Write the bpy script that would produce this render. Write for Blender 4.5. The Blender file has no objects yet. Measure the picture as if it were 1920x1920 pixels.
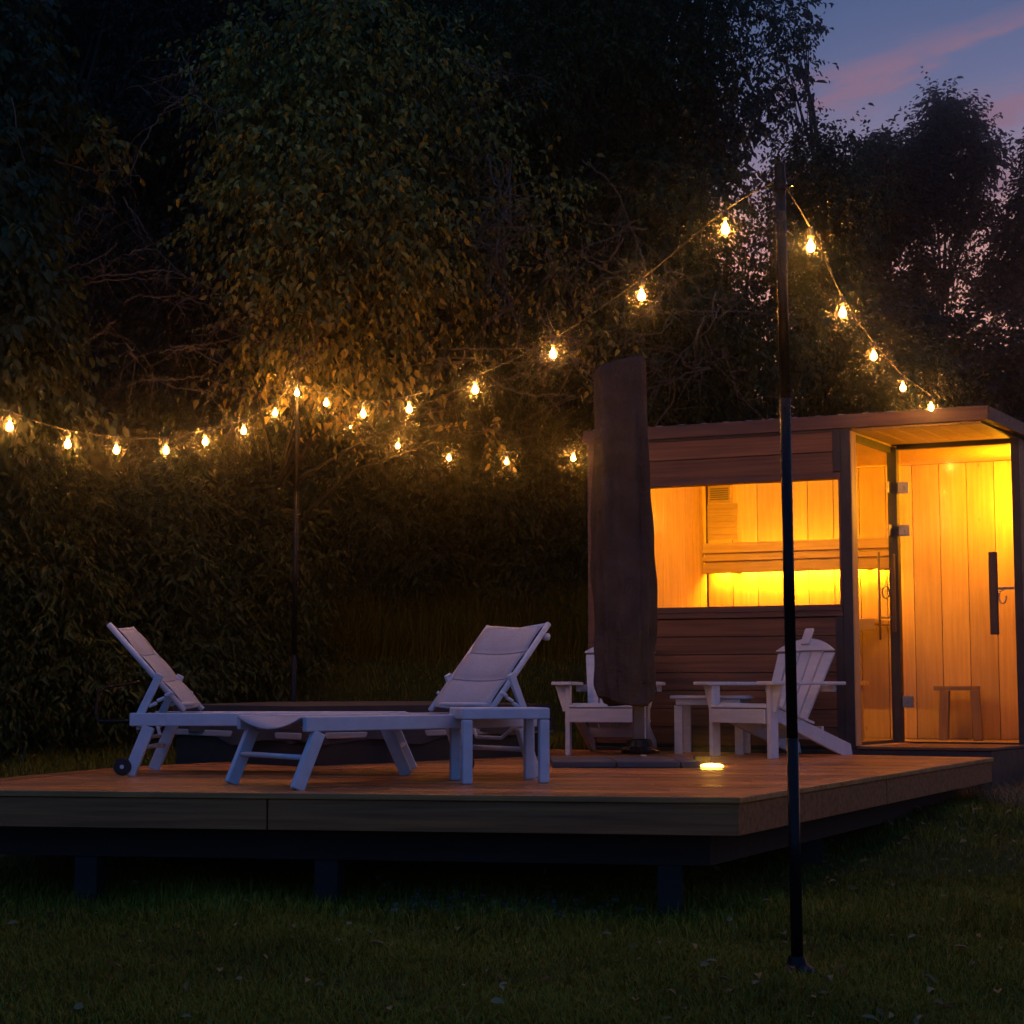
import bpy, bmesh, math, random
import numpy as np
from mathutils import Vector, Matrix

sc = bpy.context.scene
COL = sc.collection
random.seed(7)
RNG = np.random.default_rng(11)
R = math.radians

# ---------------------------------------------------------------- camera
F = 2666.67                      # focal length in pixels of the 1920 px photograph
TH = math.atan(215 / F)          # camera tilted slightly up
EYE = 1.017
DECK = 0.532
cam = bpy.data.cameras.new("camera")
cam.lens = 50; cam.sensor_width = 36
cam.shift_y = 120 / 1920
cam.clip_start = 0.05; cam.clip_end = 600
co = bpy.data.objects.new("camera", cam); COL.objects.link(co)
co.location = (0, 0, EYE); co.rotation_euler = (math.pi / 2 + TH, 0, 0)
sc.camera = co


def ray(px, py):
    a = (px - 960) / F; b = (1080 - py) / F
    c, s = math.cos(TH), math.sin(TH)
    return Vector((a, c - b * s, s + b * c))


def gz(px, py, z=DECK):
    r = ray(px, py); t = (z - EYE) / r.z
    return Vector((0, 0, EYE)) + r * t


def gy(px, py, Y):
    r = ray(px, py); t = Y / r.y
    return Vector((0, 0, EYE)) + r * t


def smooth(a, b, x):
    t = min(1, max(0, (x - a) / (b - a)))
    return t * t * (3 - 2 * t)


# ---------------------------------------------------------------- materials
def new_mat(name):
    m = bpy.data.materials.new(name); m.use_nodes = True
    nt = m.node_tree
    b = nt.nodes['Principled BSDF']
    return m, nt, b


def ramp(nt, stops):
    r = nt.nodes.new('ShaderNodeValToRGB')
    e = r.color_ramp.elements
    while len(e) > 1: e.remove(e[-1])
    e[0].position = stops[0][0]; e[0].color = (*stops[0][1], 1)
    for p, c in stops[1:]:
        n = e.new(p); n.color = (*c, 1)
    return r


def coords(nt, rot=0, scale=(1, 1, 1)):
    tc = nt.nodes.new('ShaderNodeTexCoord'); mp = nt.nodes.new('ShaderNodeMapping')
    nt.links.new(tc.outputs['Object'], mp.inputs[0])
    mp0 = mp
    if rot:
        mp.inputs['Rotation'].default_value = (0, 0, rot)
        mp0 = nt.nodes.new('ShaderNodeMapping'); nt.links.new(mp.outputs[0], mp0.inputs[0])
    mp0.inputs['Scale'].default_value = scale
    return mp0.outputs[0]


def noise(nt, vec, scale, detail=4, rough=.55):
    n = nt.nodes.new('ShaderNodeTexNoise'); n.inputs['Scale'].default_value = scale
    n.inputs['Detail'].default_value = detail; n.inputs['Roughness'].default_value = rough
    if vec is not None: nt.links.new(vec, n.inputs['Vector'])
    return n.outputs['Fac']


def bump(nt, b, fac, dist=.002, strength=.5):
    bp = nt.nodes.new('ShaderNodeBump'); bp.inputs['Distance'].default_value = dist
    bp.inputs['Strength'].default_value = strength
    nt.links.new(fac, bp.inputs['Height']); nt.links.new(bp.outputs[0], b.inputs['Normal'])


def mix(nt, fac, a, c, mode='MIX'):
    m = nt.nodes.new('ShaderNodeMix'); m.data_type = 'RGBA'; m.blend_type = mode
    for s, v in ((m.inputs[0], fac), (m.inputs[6], a), (m.inputs[7], c)):
        if isinstance(v, (int, float)): s.default_value = v
        elif isinstance(v, tuple): s.default_value = (*v, 1)
        else: nt.links.new(v, s)
    return m.outputs[2]


def island(nt):
    return nt.nodes.new('ShaderNodeNewGeometry').outputs['Random Per Island']


def wood(name, dark, light, rot=0, stretch=(1.2, 26, 26), rough=.55, boards=.5, bumpd=.0015, knots=False):
    m, nt, b = new_mat(name)
    v = coords(nt, rot, stretch)
    isl = island(nt)
    add = nt.nodes.new('ShaderNodeVectorMath'); add.operation = 'ADD'
    sc_ = nt.nodes.new('ShaderNodeVectorMath'); sc_.operation = 'SCALE'; sc_.inputs['Scale'].default_value = 40
    cmb = nt.nodes.new('ShaderNodeCombineXYZ')
    for i in range(3): nt.links.new(isl, cmb.inputs[i])
    nt.links.new(cmb.outputs[0], sc_.inputs[0]); nt.links.new(v, add.inputs[0]); nt.links.new(sc_.outputs[0], add.inputs[1])
    n = noise(nt, add.outputs[0], 1.6, 6, .62)
    cr = ramp(nt, [(.32, dark), (.68, light)])
    nt.links.new(n, cr.inputs[0])
    col = cr.outputs[0]
    var = ramp(nt, [(0, (1 - boards,) * 3), (1, (1 + boards * .35,) * 3)])
    nt.links.new(isl, var.inputs[0])
    col = mix(nt, 1.0, col, var.outputs[0], 'MULTIPLY')
    if knots:
        k = coords(nt, rot, (1, 1, .35))
        vo = nt.nodes.new('ShaderNodeTexVoronoi'); vo.inputs['Scale'].default_value = 6
        nt.links.new(k, vo.inputs['Vector'])
        kr = ramp(nt, [(.02, (.22, .12, .06)), (.06, (1, 1, 1))]); nt.links.new(vo.outputs['Distance'], kr.inputs[0])
        col = mix(nt, .8, col, kr.outputs[0], 'MULTIPLY')
    nt.links.new(col, b.inputs['Base Color'])
    rr = ramp(nt, [(0, (rough + .12,) * 3), (1, (rough - .1,) * 3)]); nt.links.new(n, rr.inputs[0])
    nt.links.new(rr.outputs[0], b.inputs['Roughness'])
    bump(nt, b, n, bumpd, .6)
    return m


def plain(name, col, rough=.5, metal=0, var=.15, scale=8, bumpd=0):
    m, nt, b = new_mat(name)
    n = noise(nt, coords(nt), scale, 5)
    cr = ramp(nt, [(.3, tuple(c * (1 - var) for c in col)), (.7, tuple(min(1, c * (1 + var)) for c in col))])
    nt.links.new(n, cr.inputs[0]); nt.links.new(cr.outputs[0], b.inputs['Base Color'])
    rr = ramp(nt, [(.3, (min(1, rough + .1),) * 3), (.7, (max(0, rough - .08),) * 3)]); nt.links.new(n, rr.inputs[0])
    nt.links.new(rr.outputs[0], b.inputs['Roughness'])
    b.inputs['Metallic'].default_value = metal
    if bumpd: bump(nt, b, n, bumpd)
    return m


def fabric(name, col, weave=400, rough=.85, var=.2, bumpd=.004):
    m, nt, b = new_mat(name)
    n = noise(nt, coords(nt), 5, 6)
    w = noise(nt, coords(nt, 0, (1, 1, 1)), weave, 2)
    cr = ramp(nt, [(.25, tuple(c * (1 - var) for c in col)), (.75, tuple(c * (1 + var) for c in col))])
    nt.links.new(n, cr.inputs[0])
    wr = ramp(nt, [(.3, (.75,) * 3), (.7, (1.1,) * 3)]); nt.links.new(w, wr.inputs[0])
    nt.links.new(mix(nt, .7, cr.outputs[0], wr.outputs[0], 'MULTIPLY'), b.inputs['Base Color'])
    b.inputs['Roughness'].default_value = rough
    bump(nt, b, n, bumpd, .5)
    return m


def emit(name, col, strength):
    m, nt, b = new_mat(name)
    b.inputs['Base Color'].default_value = (.8, .7, .5, 1)
    b.inputs['Emission Color'].default_value = (*col, 1)
    b.inputs['Emission Strength'].default_value = strength
    return m


def leafmat(name, greens, rough=.45, trans=.25):
    m, nt, b = new_mat(name)
    cr = ramp(nt, [(i / (len(greens) - 1), g) for i, g in enumerate(greens)])
    nt.links.new(island(nt), cr.inputs[0])
    n = noise(nt, coords(nt), .8, 3)
    nr = ramp(nt, [(.3, (.6,) * 3), (.7, (1.25,) * 3)]); nt.links.new(n, nr.inputs[0])
    col = mix(nt, 1.0, cr.outputs[0], nr.outputs[0], 'MULTIPLY')
    nt.links.new(col, b.inputs['Base Color']); b.inputs['Roughness'].default_value = rough
    b.inputs['Specular IOR Level'].default_value = .15
    t = nt.nodes.new('ShaderNodeBsdfTranslucent'); nt.links.new(col, t.inputs[0])
    ms = nt.nodes.new('ShaderNodeMixShader'); ms.inputs[0].default_value = trans
    out = nt.nodes['Material Output']
    nt.links.new(b.outputs[0], ms.inputs[1]); nt.links.new(t.outputs[0], ms.inputs[2])
    nt.links.new(ms.outputs[0], out.inputs[0])
    return m


def glassmat(name, tint=(.95, .97, .95)):
    m, nt, b = new_mat(name)
    nt.nodes.remove(b)
    t = nt.nodes.new('ShaderNodeBsdfTransparent'); t.inputs[0].default_value = (*tint, 1)
    g = nt.nodes.new('ShaderNodeBsdfGlossy'); g.inputs['Roughness'].default_value = .12
    lw = nt.nodes.new('ShaderNodeLayerWeight'); lw.inputs[0].default_value = .5
    pw = nt.nodes.new('ShaderNodeMath'); pw.operation = 'POWER'; nt.links.new(lw.outputs['Facing'], pw.inputs[0]); pw.inputs[1].default_value = 5
    fr = nt.nodes.new('ShaderNodeMath'); fr.operation = 'MULTIPLY_ADD'; nt.links.new(pw.outputs[0], fr.inputs[0]); fr.inputs[1].default_value = .5; fr.inputs[2].default_value = .012
    n = noise(nt, coords(nt), 3, 4)
    sr = ramp(nt, [(.35, (.97,) * 3), (.7, (1,) * 3)]); nt.links.new(n, sr.inputs[0])
    nt.links.new(mix(nt, 1.0, sr.outputs[0], tint, 'MULTIPLY'), t.inputs[0])
    ms = nt.nodes.new('ShaderNodeMixShader')
    nt.links.new(fr.outputs[0], ms.inputs[0]); nt.links.new(t.outputs[0], ms.inputs[1]); nt.links.new(g.outputs[0], ms.inputs[2])
    nt.links.new(ms.outputs[0], nt.nodes['Material Output'].inputs[0])
    return m


ANG_DECK = math.atan2(.1316, .9913)      # undo the boards' direction for the grain
ANG_CAB = math.atan2(.3366, .9416)
M = dict(
    deck=wood('decking', (.32, .11, .026), (.62, .25, .065), ANG_DECK, (.8, 34, 34), .42, .5, .003),
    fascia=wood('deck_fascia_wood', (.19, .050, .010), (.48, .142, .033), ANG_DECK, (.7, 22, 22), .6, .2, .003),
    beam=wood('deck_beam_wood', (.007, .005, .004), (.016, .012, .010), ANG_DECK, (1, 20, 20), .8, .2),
    clad=wood('cabin_cladding', (.10, .034, .013), (.30, .12, .048), ANG_CAB, (.7, 16, 26), .55, .4, .003),
    trim=wood('cabin_trim', (.08, .034, .022), (.19, .085, .052), ANG_CAB, (.9, 16, 16), .6, .25),
    black=plain('black_frame', (.028, .022, .020), .5, 0, .3, 12),
    pine=wood('sauna_pine', (.50, .29, .12), (.66, .41, .18), ANG_CAB, (24, 24, 1.1), .5, .22, .001, True),
    pineh=wood('sauna_pine_bench', (.36, .21, .10), (.52, .33, .17), ANG_CAB, (1.2, 26, 26), .5, .25),
    pinedark=wood('sauna_stool_wood', (.20, .11, .05), (.32, .19, .09), 0, (12, 12, 1.5), .55, .2),
    handle=wood('handle_wood', (.05, .025, .015), (.11, .06, .035), 0, (20, 20, 2), .5, .1),
    steel=plain('steel', (.30, .27, .24), .4, 1, .15, 20),
    white=plain('white_paint_metal', (.46, .53, .63), .42, 0, .09, 14),
    whitewood=wood('white_painted_wood', (.56, .56, .57), (.68, .68, .69), 0, (3, 14, 14), .5, .08, .0008),
    sling=fabric('sling_fabric', (.31, .35, .43), 160, .8, .14, .003),
    cover=fabric('umbrella_cover', (.044, .038, .040), 350, .8, .4, .012),
    tubcover=fabric('tub_cover', (.030, .027, .028), 350, .8, .3, .006),
    tub=plain('tub_panel', (.012, .012, .013), .6, 0, .2, 5),
    rim=plain('tub_rim', (.30, .30, .31), .5, 0, .1, 10),
    slab=plain('umbrella_weight', (.06, .065, .08), .6, 0, .2, 9),
    slabtop=wood('weight_top_wood', (.16, .09, .05), (.28, .16, .09), 0, (2, 20, 20), .55, .1),
    brown=plain('brown_pole', (.10, .075, .06), .45, 0, .15, 10),
    blackmetal=plain('black_metal', (.007, .007, .008), .22, 0, .2, 30),
    rubber=plain('rubber', (.012, .012, .013), .7, 0, .2, 30),
    bulb=glassmat('bulb_glass', (1, .80, .48)), filament=emit('filament', (1, .47, .11), 330),
    puck=emit('deck_lamp_glow', (1, .46, .04), 70),
    led=emit('sauna_led', (1, .42, .012), 460),
    lamp=emit('sauna_lamp_glow', (1, .39, .009), 300),
    glass=glassmat('clear_glass'),
    bark=plain('bark', (.020, .016, .012), .9, 0, .4, 14, .01),
    vine=plain('vine_bark', (.105, .072, .046), .85, 0, .35, 20),
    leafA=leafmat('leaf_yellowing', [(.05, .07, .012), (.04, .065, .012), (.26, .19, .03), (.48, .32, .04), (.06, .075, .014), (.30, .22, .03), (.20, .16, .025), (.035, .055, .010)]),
    leafB=leafmat('leaf_dark', [(.03, .05, .010), (.045, .065, .014), (.075, .08, .016), (.03, .052, .012), (.05, .055, .012), (.10, .085, .02)]),
    leafC=leafmat('leaf_bluegreen', [(.025, .045, .014), (.04, .06, .018), (.022, .04, .014), (.055, .065, .018)]),
    leafD=leafmat('leaf_far', [(.014, .024, .016), (.019, .029, .019), (.011, .019, .013), (.026, .032, .018)]),
    grass=leafmat('grass_blades', [(.12, .125, .006), (.15, .15, .009), (.20, .165, .014), (.09, .105, .006), (.28, .20, .03), (.13, .13, .008)], .7, .2),
    drygrass=leafmat('dry_grass', [(.20, .14, .06), (.28, .2, .09), (.14, .11, .04)], .6, .2),
    stone=plain('pale_gravel', (.24, .24, .27), .8, 0, .4, 60),
)


def groundmat():
    m, nt, b = new_mat('lawn_soil')
    n = noise(nt, coords(nt), 1.3, 8, .6); n2 = noise(nt, coords(nt), 26, 6, .7)
    cr = ramp(nt, [(.3, (.022, .036, .007)), (.5, (.036, .05, .010)), (.66, (.06, .055, .018))])
    nt.links.new(n, cr.inputs[0])
    c2 = ramp(nt, [(.3, (.5,) * 3), (.7, (1.25,) * 3)]); nt.links.new(n2, c2.inputs[0])
    nt.links.new(mix(nt, 1.0, cr.outputs[0], c2.outputs[0], 'MULTIPLY'), b.inputs['Base Color'])
    b.inputs['Roughness'].default_value = .95; b.inputs['Specular IOR Level'].default_value = .1
    bump(nt, b, n2, .03, .8)
    return m


M['ground'] = groundmat()
_nt = M['deck'].node_tree; _b = _nt.nodes['Principled BSDF']
_n = noise(_nt, coords(_nt, ANG_DECK, (.8, 2.4, 1)), 1.3, 6, .65); _r = ramp(_nt, [(.35, (.24,) * 3), (.65, (.62,) * 3)]); _nt.links.new(_n, _r.inputs[0])
_nt.links.new(_r.outputs[0], _b.inputs['Roughness'])
_src = _b.inputs['Base Color'].links[0].from_socket
_r = ramp(_nt, [(.3, (.55,) * 3), (.62, (1.25,) * 3)]); _n = noise(_nt, coords(_nt, ANG_DECK, (.5, 3.2, 1)), 1.9, 6, .7); _nt.links.new(_n, _r.inputs[0])
_nt.links.new(mix(_nt, 1.0, _src, _r.outputs[0], 'MULTIPLY'), _b.inputs['Base Color'])
_nt = M['filament'].node_tree; _b = _nt.nodes['Principled BSDF']   # bulbs age differently
_o = _nt.nodes.new('ShaderNodeObjectInfo'); _m = _nt.nodes.new('ShaderNodeMath'); _m.operation = 'MULTIPLY_ADD'
_nt.links.new(_o.outputs['Random'], _m.inputs[0]); _m.inputs[1].default_value = 360; _m.inputs[2].default_value = 370
_nt.links.new(_m.outputs[0], _b.inputs['Emission Strength'])
_nt = M['cover'].node_tree; _b = _nt.nodes['Principled BSDF']; _b.inputs['Specular IOR Level'].default_value = .12
_c = noise(_nt, coords(_nt, 0, (7, 7, .9)), 1.6, 5, .65); _c2 = noise(_nt, coords(_nt, .6, (3, 3, 5)), 1.7, 4, .6)
_m = _nt.nodes.new('ShaderNodeMath'); _m.operation = 'ADD'; _nt.links.new(_c, _m.inputs[0]); _nt.links.new(_c2, _m.inputs[1])
bump(_nt, _b, _m.outputs[0], .05, .9)
_nt = M['grass'].node_tree; _b = _nt.nodes['Principled BSDF']      # dry patches in the lawn
_src = _b.inputs['Base Color'].links[0].from_socket
_n = noise(_nt, coords(_nt), .75, 5, .6); _r = ramp(_nt, [(.56, (0, 0, 0)), (.72, (.8, .8, .8))]); _nt.links.new(_n, _r.inputs[0])
_nt.links.new(mix(_nt, _r.outputs[0], _src, (.15, .095, .035)), _b.inputs['Base Color'])
M['blackmetal'].node_tree.nodes['Principled BSDF'].inputs['Specular IOR Level'].default_value = .14


# ---------------------------------------------------------------- mesh helpers
class MB:
    def __init__(self, xf=None):
        self.v = []; self.f = []; self.xf = xf

    def add(self, verts, faces):
        o = len(self.v)
        self.v += [tuple(self.xf(Vector(p))) if self.xf else tuple(p) for p in verts]
        self.f += [tuple(i + o for i in q) for q in faces]

    def hexa(self, p):
        self.add(p, [(3, 2, 1, 0), (4, 5, 6, 7), (0, 1, 5, 4), (1, 2, 6, 5), (2, 3, 7, 6), (3, 0, 4, 7)])

    def box(self, a, b):
        x0, y0, z0 = a; x1, y1, z1 = b
        self.hexa([(x0, y0, z0), (x1, y0, z0), (x1, y1, z0), (x0, y1, z0), (x0, y0, z1), (x1, y0, z1), (x1, y1, z1), (x0, y1, z1)])

    def bar(self, a, b, w, h, up=(0, 0, 1)):
        """square bar from a to b: w across, h along up"""
        a = Vector(a); b = Vector(b); d = (b - a).normalized(); up = Vector(up)
        s = d.cross(up).normalized(); u = s.cross(d).normalized()
        s *= w / 2; u *= h / 2
        self.hexa([a - s - u, a + s - u, b + s - u, b - s - u, a - s + u, a + s + u, b + s + u, b - s + u])

    def tube(self, pts, r, n=8, cap=True):
        pts = [Vector(p) for p in pts]
        if not isinstance(r, (list, tuple)): r = [r] * len(pts)
        vs = []; fs = []
        prev = None
        for i, p in enumerate(pts):
            d = (pts[min(i + 1, len(pts) - 1)] - pts[max(i - 1, 0)])
            d = d.normalized() if d.length > 1e-9 else Vector((0, 0, 1))
            if prev is None:
                s = d.cross(Vector((0, 0, 1)) if abs(d.z) < .9 else Vector((1, 0, 0))).normalized()
            else:
                s = (prev - d * prev.dot(d)).normalized()
            prev = s; t = d.cross(s)
            for k in range(n):
                a = 2 * math.pi * k / n
                vs.append(p + (s * math.cos(a) + t * math.sin(a)) * r[i])
        for i in range(len(pts) - 1):
            for k in range(n):
                fs.append((i * n + k, i * n + (k + 1) % n, (i + 1) * n + (k + 1) % n, (i + 1) * n + k))
        if cap:
            fs.append(tuple(range(n - 1, -1, -1))); fs.append(tuple((len(pts) - 1) * n + k for k in range(n)))
        self.add(vs, fs)

    def lathe(self, prof, n=12, c=(0, 0, 0)):
        c = Vector(c)
        vs = [c + Vector((r * math.cos(2 * math.pi * k / n), r * math.sin(2 * math.pi * k / n), z)) for r, z in prof for k in range(n)]
        fs = [(i * n + k, i * n + (k + 1) % n, (i + 1) * n + (k + 1) % n, (i + 1) * n + k) for i in range(len(prof) - 1) for k in range(n)]
        fs.append(tuple(range(n - 1, -1, -1))); fs.append(tuple((len(prof) - 1) * n + k for k in range(n)))
        self.add(vs, fs)

    def build(self, name, mat, parent=None, bev=0, sm=False, sub=0):
        me = bpy.data.meshes.new(name)
        me.from_pydata(self.v, [], self.f); me.update()
        me.materials.append(mat)
        if sm:
            me.polygons.foreach_set('use_smooth', [True] * len(me.polygons))
        o = bpy.data.objects.new(name, me); COL.objects.link(o)
        if parent: o.parent = parent
        if bev:
            b = o.modifiers.new('bevel', 'BEVEL'); b.width = bev; b.segments = 2; b.limit_method = 'ANGLE'; b.angle_limit = R(40)
        if sub:
            s = o.modifiers.new('sub', 'SUBSURF'); s.levels = sub; s.render_levels = sub
        return o


def tag(o, label=None, cat=None, group=None, kind=None):
    if label: o['label'] = label
    if cat: o['category'] = cat
    if group: o['group'] = group
    if kind: o['kind'] = kind
    return o


def empty(name, loc, rz=0):
    o = bpy.data.objects.new(name, None); COL.objects.link(o)
    o.location = loc; o.rotation_euler = (0, 0, rz); o.empty_display_size = .1
    return o


def copy_tree(o, parent=None):
    c = o.copy(); COL.objects.link(c); c.parent = parent
    for ch in [k for k in bpy.data.objects if k.parent == o]:
        copy_tree(ch, c)
    return c


def np_mesh(name, verts, quads, mat, parent=None, loc=None):
    """verts (N,3), quads (M,k) arrays -> mesh object, fast"""
    k = quads.shape[1]
    me = bpy.data.meshes.new(name)
    me.vertices.add(len(verts)); me.vertices.foreach_set('co', verts.astype(np.float32).ravel())
    me.loops.add(quads.size); me.loops.foreach_set('vertex_index', quads.astype(np.int32).ravel())
    me.polygons.add(len(quads))
    me.polygons.foreach_set('loop_start', np.arange(0, quads.size, k, dtype=np.int32))
    me.update(calc_edges=True)
    me.materials.append(mat)
    o = bpy.data.objects.new(name, me); COL.objects.link(o)
    if parent: o.parent = parent
    if loc is not None: o.location = loc
    return o


def nrm(a):
    return a / np.maximum(np.linalg.norm(a, axis=-1, keepdims=True), 1e-9)


def leaf_arrays(base, d, n, L, W, fold=.25):
    """folded pointed leaves: base points, directions, normals, lengths, widths"""
    s = nrm(np.cross(d, n)); n = np.cross(s, d)
    L = L[:, None]; W = W[:, None]
    v0 = base
    tip = base + d * L - n * L * .12
    up = n * W * fold
    l1 = base + d * L * .30 + s * W * .5 + up; l2 = base + d * L * .68 + s * W * .36 + up
    r1 = base + d * L * .30 - s * W * .5 + up; r2 = base + d * L * .68 - s * W * .36 + up
    V = np.stack([v0, l1, l2, tip, r2, r1], 1).reshape(-1, 3)
    i = (np.arange(len(base)) * 6)[:, None]
    Q = np.concatenate([i + np.array([[0, 1, 2, 3]]), i + np.array([[0, 3, 4, 5]])], 0)
    return V, Q


# ---------------------------------------------------------------- terrain
def in_yard(x, y):
    """0..1: how far inside the flattened building ground a point lies"""
    return smooth(-3.6, -2.3, x) * (1 - smooth(4.3, 5.4, x)) * smooth(6.2, 6.9, y) * (1 - smooth(8.9 + .55 * max(0, x + 2.6), 10.4 + .75 * max(0, x + 2.6), y))


def zground(x, y):
    z = .105 * max(0, y - 7.2) - .02 * smooth(7.2, 7.0, y)
    z += (.11 + .27 * smooth(-4, -1.5, x)) * max(0, min(y, 17.5) - 13.2) * (1 - smooth(2.5, 5, x))
    screen_hill = smooth(18.5, 27, y + .3 * abs(x) * (x < 0)) * (1 - smooth(1.2, 4.2, x - (y - 20) * .1))  # added rise that shuts out the sky behind the trees
    z += 15 * screen_hill
    z += .02 * math.sin(x * 2.1 + .6) * math.sin(y * 1.7) + .012 * math.sin(x * 5.3 + y * 3.1)
    k = in_yard(x, y)
    z = z * (1 - k) + min(z, .22) * k
    if y > 60: z = min(z, 6 + 9 * screen_hill)
    return z


def axis(pts):
    out = []
    for a, b, s in pts:
        n = max(1, int(round((b - a) / s)))
        out += [a + (b - a) * i / n for i in range(n)]
    return out + [pts[-1][1]]


xs = axis([(-300, -40, 20), (-40, -8, 1.6), (-8, 8, .2), (8, 40, 1.6), (40, 300, 20)])
ys = axis([(-60, 0, 6), (0, 16, .2), (16, 32, .6), (32, 60, 4), (60, 400, 20)])
b = MB()
b.v = [(x, y, zground(x, y)) for y in ys for x in xs]
nx = len(xs)
b.f = [(j * nx + i, j * nx + i + 1, (j + 1) * nx + i + 1, (j + 1) * nx + i) for j in range(len(ys) - 1) for i in range(nx - 1)]
tag(b.build('ground', M['ground'], sm=True), kind='structure')

# ---------------------------------------------------------------- deck
DA, DB, DC, DD, DE, DF = [Vector(p) for p in ((-3.10, 7.063), (1.026, 6.515), (3.472, 10.37), (.35, 11.80), (-1.0, 10.95), (-2.493, 9.017))]
POLY = [DA, DB, DC, DD, DE, DF]


def inset(poly, d):
    out = []
    n = len(poly)
    for i in range(n):
        p0, p1, p2 = poly[i - 1], poly[i], poly[(i + 1) % n]
        d1 = (p1 - p0).normalized(); d2 = (p2 - p1).normalized()
        n1 = Vector((-d1.y, d1.x)); n2 = Vector((-d2.y, d2.x))
        bis = (n1 + n2).normalized()
        out.append(p1 + bis * (d / max(.2, bis.dot(n1))))
    return out


def clip(poly, p, n):
    """keep the side where (q-p).n >= 0"""
    out = []
    for i in range(len(poly)):
        a, c = poly[i], poly[(i + 1) % len(poly)]
        da, dc = (a - p).dot(n), (c - p).dot(n)
        if da >= 0: out.append(a)
        if (da > 0 and dc < 0) or (da < 0 and dc > 0): out.append(a + (c - a) * (da / (da - dc)))
    return out


deck = empty('wooden_deck', (DB.x, DB.y, 0))
tag(deck, 'low brown timber deck raised on posts above the lawn, carrying all the furniture', 'deck')
off = Vector((DB.x, DB.y, 0))
loc = lambda p: Vector(p) - off


def prism(mb, poly, z0, z1):
    n = len(poly)
    mb.add([loc((p.x, p.y, z0)) for p in poly] + [loc((p.x, p.y, z1)) for p in poly],
           [tuple(range(n - 1, -1, -1)), tuple(range(n, 2 * n))] + [(i, (i + 1) % n, n + (i + 1) % n, n + i) for i in range(n)])


ud = (DB - DA).normalized(); vd = Vector((-ud.y, ud.x))
inner = inset(POLY, .142)
mb = MB(); pitch = .142; gap = .006
v0 = min((p - DA).dot(vd) for p in inner)
for k in range(60):
    a = v0 + k * pitch
    s = clip(clip(inner, DA + vd * (a + gap / 2), vd), DA + vd * (a + pitch - gap / 2), -vd)
    if len(s) < 3: continue
    # a butt joint somewhere along each run
    j = DA + ud * (1.1 + (k * 1.37) % 4.2)
    for sg in (1, -1):
        q = clip(s, j + ud * .002 * sg, ud * sg)
        if len(q) >= 3: prism(mb, q, DECK - .024, DECK + random.uniform(-.0012, .0012))
mb.build('deck_boards', M['deck'], deck, .003)
mb = MB()
outer2 = inset(POLY, -.012); inn2 = inset(POLY, .137)
for i in range(6):
    j = (i + 1) % 6
    prism(mb, [outer2[i], outer2[j], inn2[j], inn2[i]], DECK - .026, DECK + .003)
mb.build('border_boards', M['deck'], deck, .004)
inn3 = inset(POLY, .026)
for i in range(6):
    j = (i + 1) % 6
    cuts = [0, .47, 1] if i in (0, 1) else [0, 1]
    for c0, c1 in zip(cuts, cuts[1:]):
        e_ = .0012
        q = [POLY[i].lerp(POLY[j], c0 + e_ * (c0 > 0)), POLY[i].lerp(POLY[j], c1 - e_ * (c1 < 1)), inn3[i].lerp(inn3[j], c1 - e_ * (c1 < 1)), inn3[i].lerp(inn3[j], c0 + e_ * (c0 > 0))]
        mb = MB(); prism(mb, q, DECK - .172, DECK - .0275)
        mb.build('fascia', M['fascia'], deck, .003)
b1 = inset(POLY, .20); b2 = inset(POLY, .26)
for i in (0, 1, 2, 5):
    j = (i + 1) % 6
    mb = MB(); prism(mb, [b1[i], b1[j], b2[j], b2[i]], DECK - .33, DECK - .175)
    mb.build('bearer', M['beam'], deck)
mb = MB()
for k in range(1, 11):
    p = DA + ud * (.42 * k)
    q = clip(clip(b2, p, ud), p + ud * .045, -ud)
    if len(q) >= 3: prism(mb, q, DECK - .17, DECK - .03)
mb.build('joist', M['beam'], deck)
bm_ = inset(POLY, .23)
posts = [bm_[0].lerp(bm_[1], t) for t in (.03, .19, .515, .955)] + [bm_[1].lerp(bm_[2], t) for t in (.33, .66, .97)] + [bm_[0].lerp(bm_[5], t) for t in (.5, .95)]
for p in posts:
    mb = MB(); w = .058
    q = [p + ud * a * w + vd * c * w for a, c in ((-1, -1), (1, -1), (1, 1), (-1, 1))]
    prism(mb, q, zground(p.x, p.y) - .1, DECK - .332)
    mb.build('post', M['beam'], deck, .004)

# ---------------------------------------------------------------- sauna cabin
O = Vector((.633, 11.826, 0)); U = Vector((.9416, -.3366, 0)); V = Vector((.6, .8, 0))
cab = empty('sauna_cabin', O)
tag(cab, 'small dark timber sauna cabin with a glowing picture window and glazed recessed entrance', 'sauna cabin')
X = lambda p: U * p.x + V * p.y + Vector((0, 0, p.z))
CM = lambda: MB(X)
UP, UE, VD = 2.157, 3.16, 2.02       # notch post, right end, depth
ZB, ZT = .565, 3.19


def cbox(name, mat, a, b_, parent=cab, bev=.003):
    m = CM(); m.box(a, b_); return m.build(name, mat, parent, bev)


# plinth and floor
cbox('plinth', M['black'], (-.02, -.02, .12), (UE, VD + .02, ZB - .005))
cbox('threshold', M['clad'], (UP + .02, -.03, ZB - .0), (UE + .01, .84, ZB + .022))
m = CM()
for k in range(14): m.box((.08 + k * .218, .92 if k * .218 > 2.0 else .08, ZB), (.08 + k * .218 + .212, VD - .09, ZB + .025))
m.build('floor', M['pineh'], cab, .002)
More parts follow.
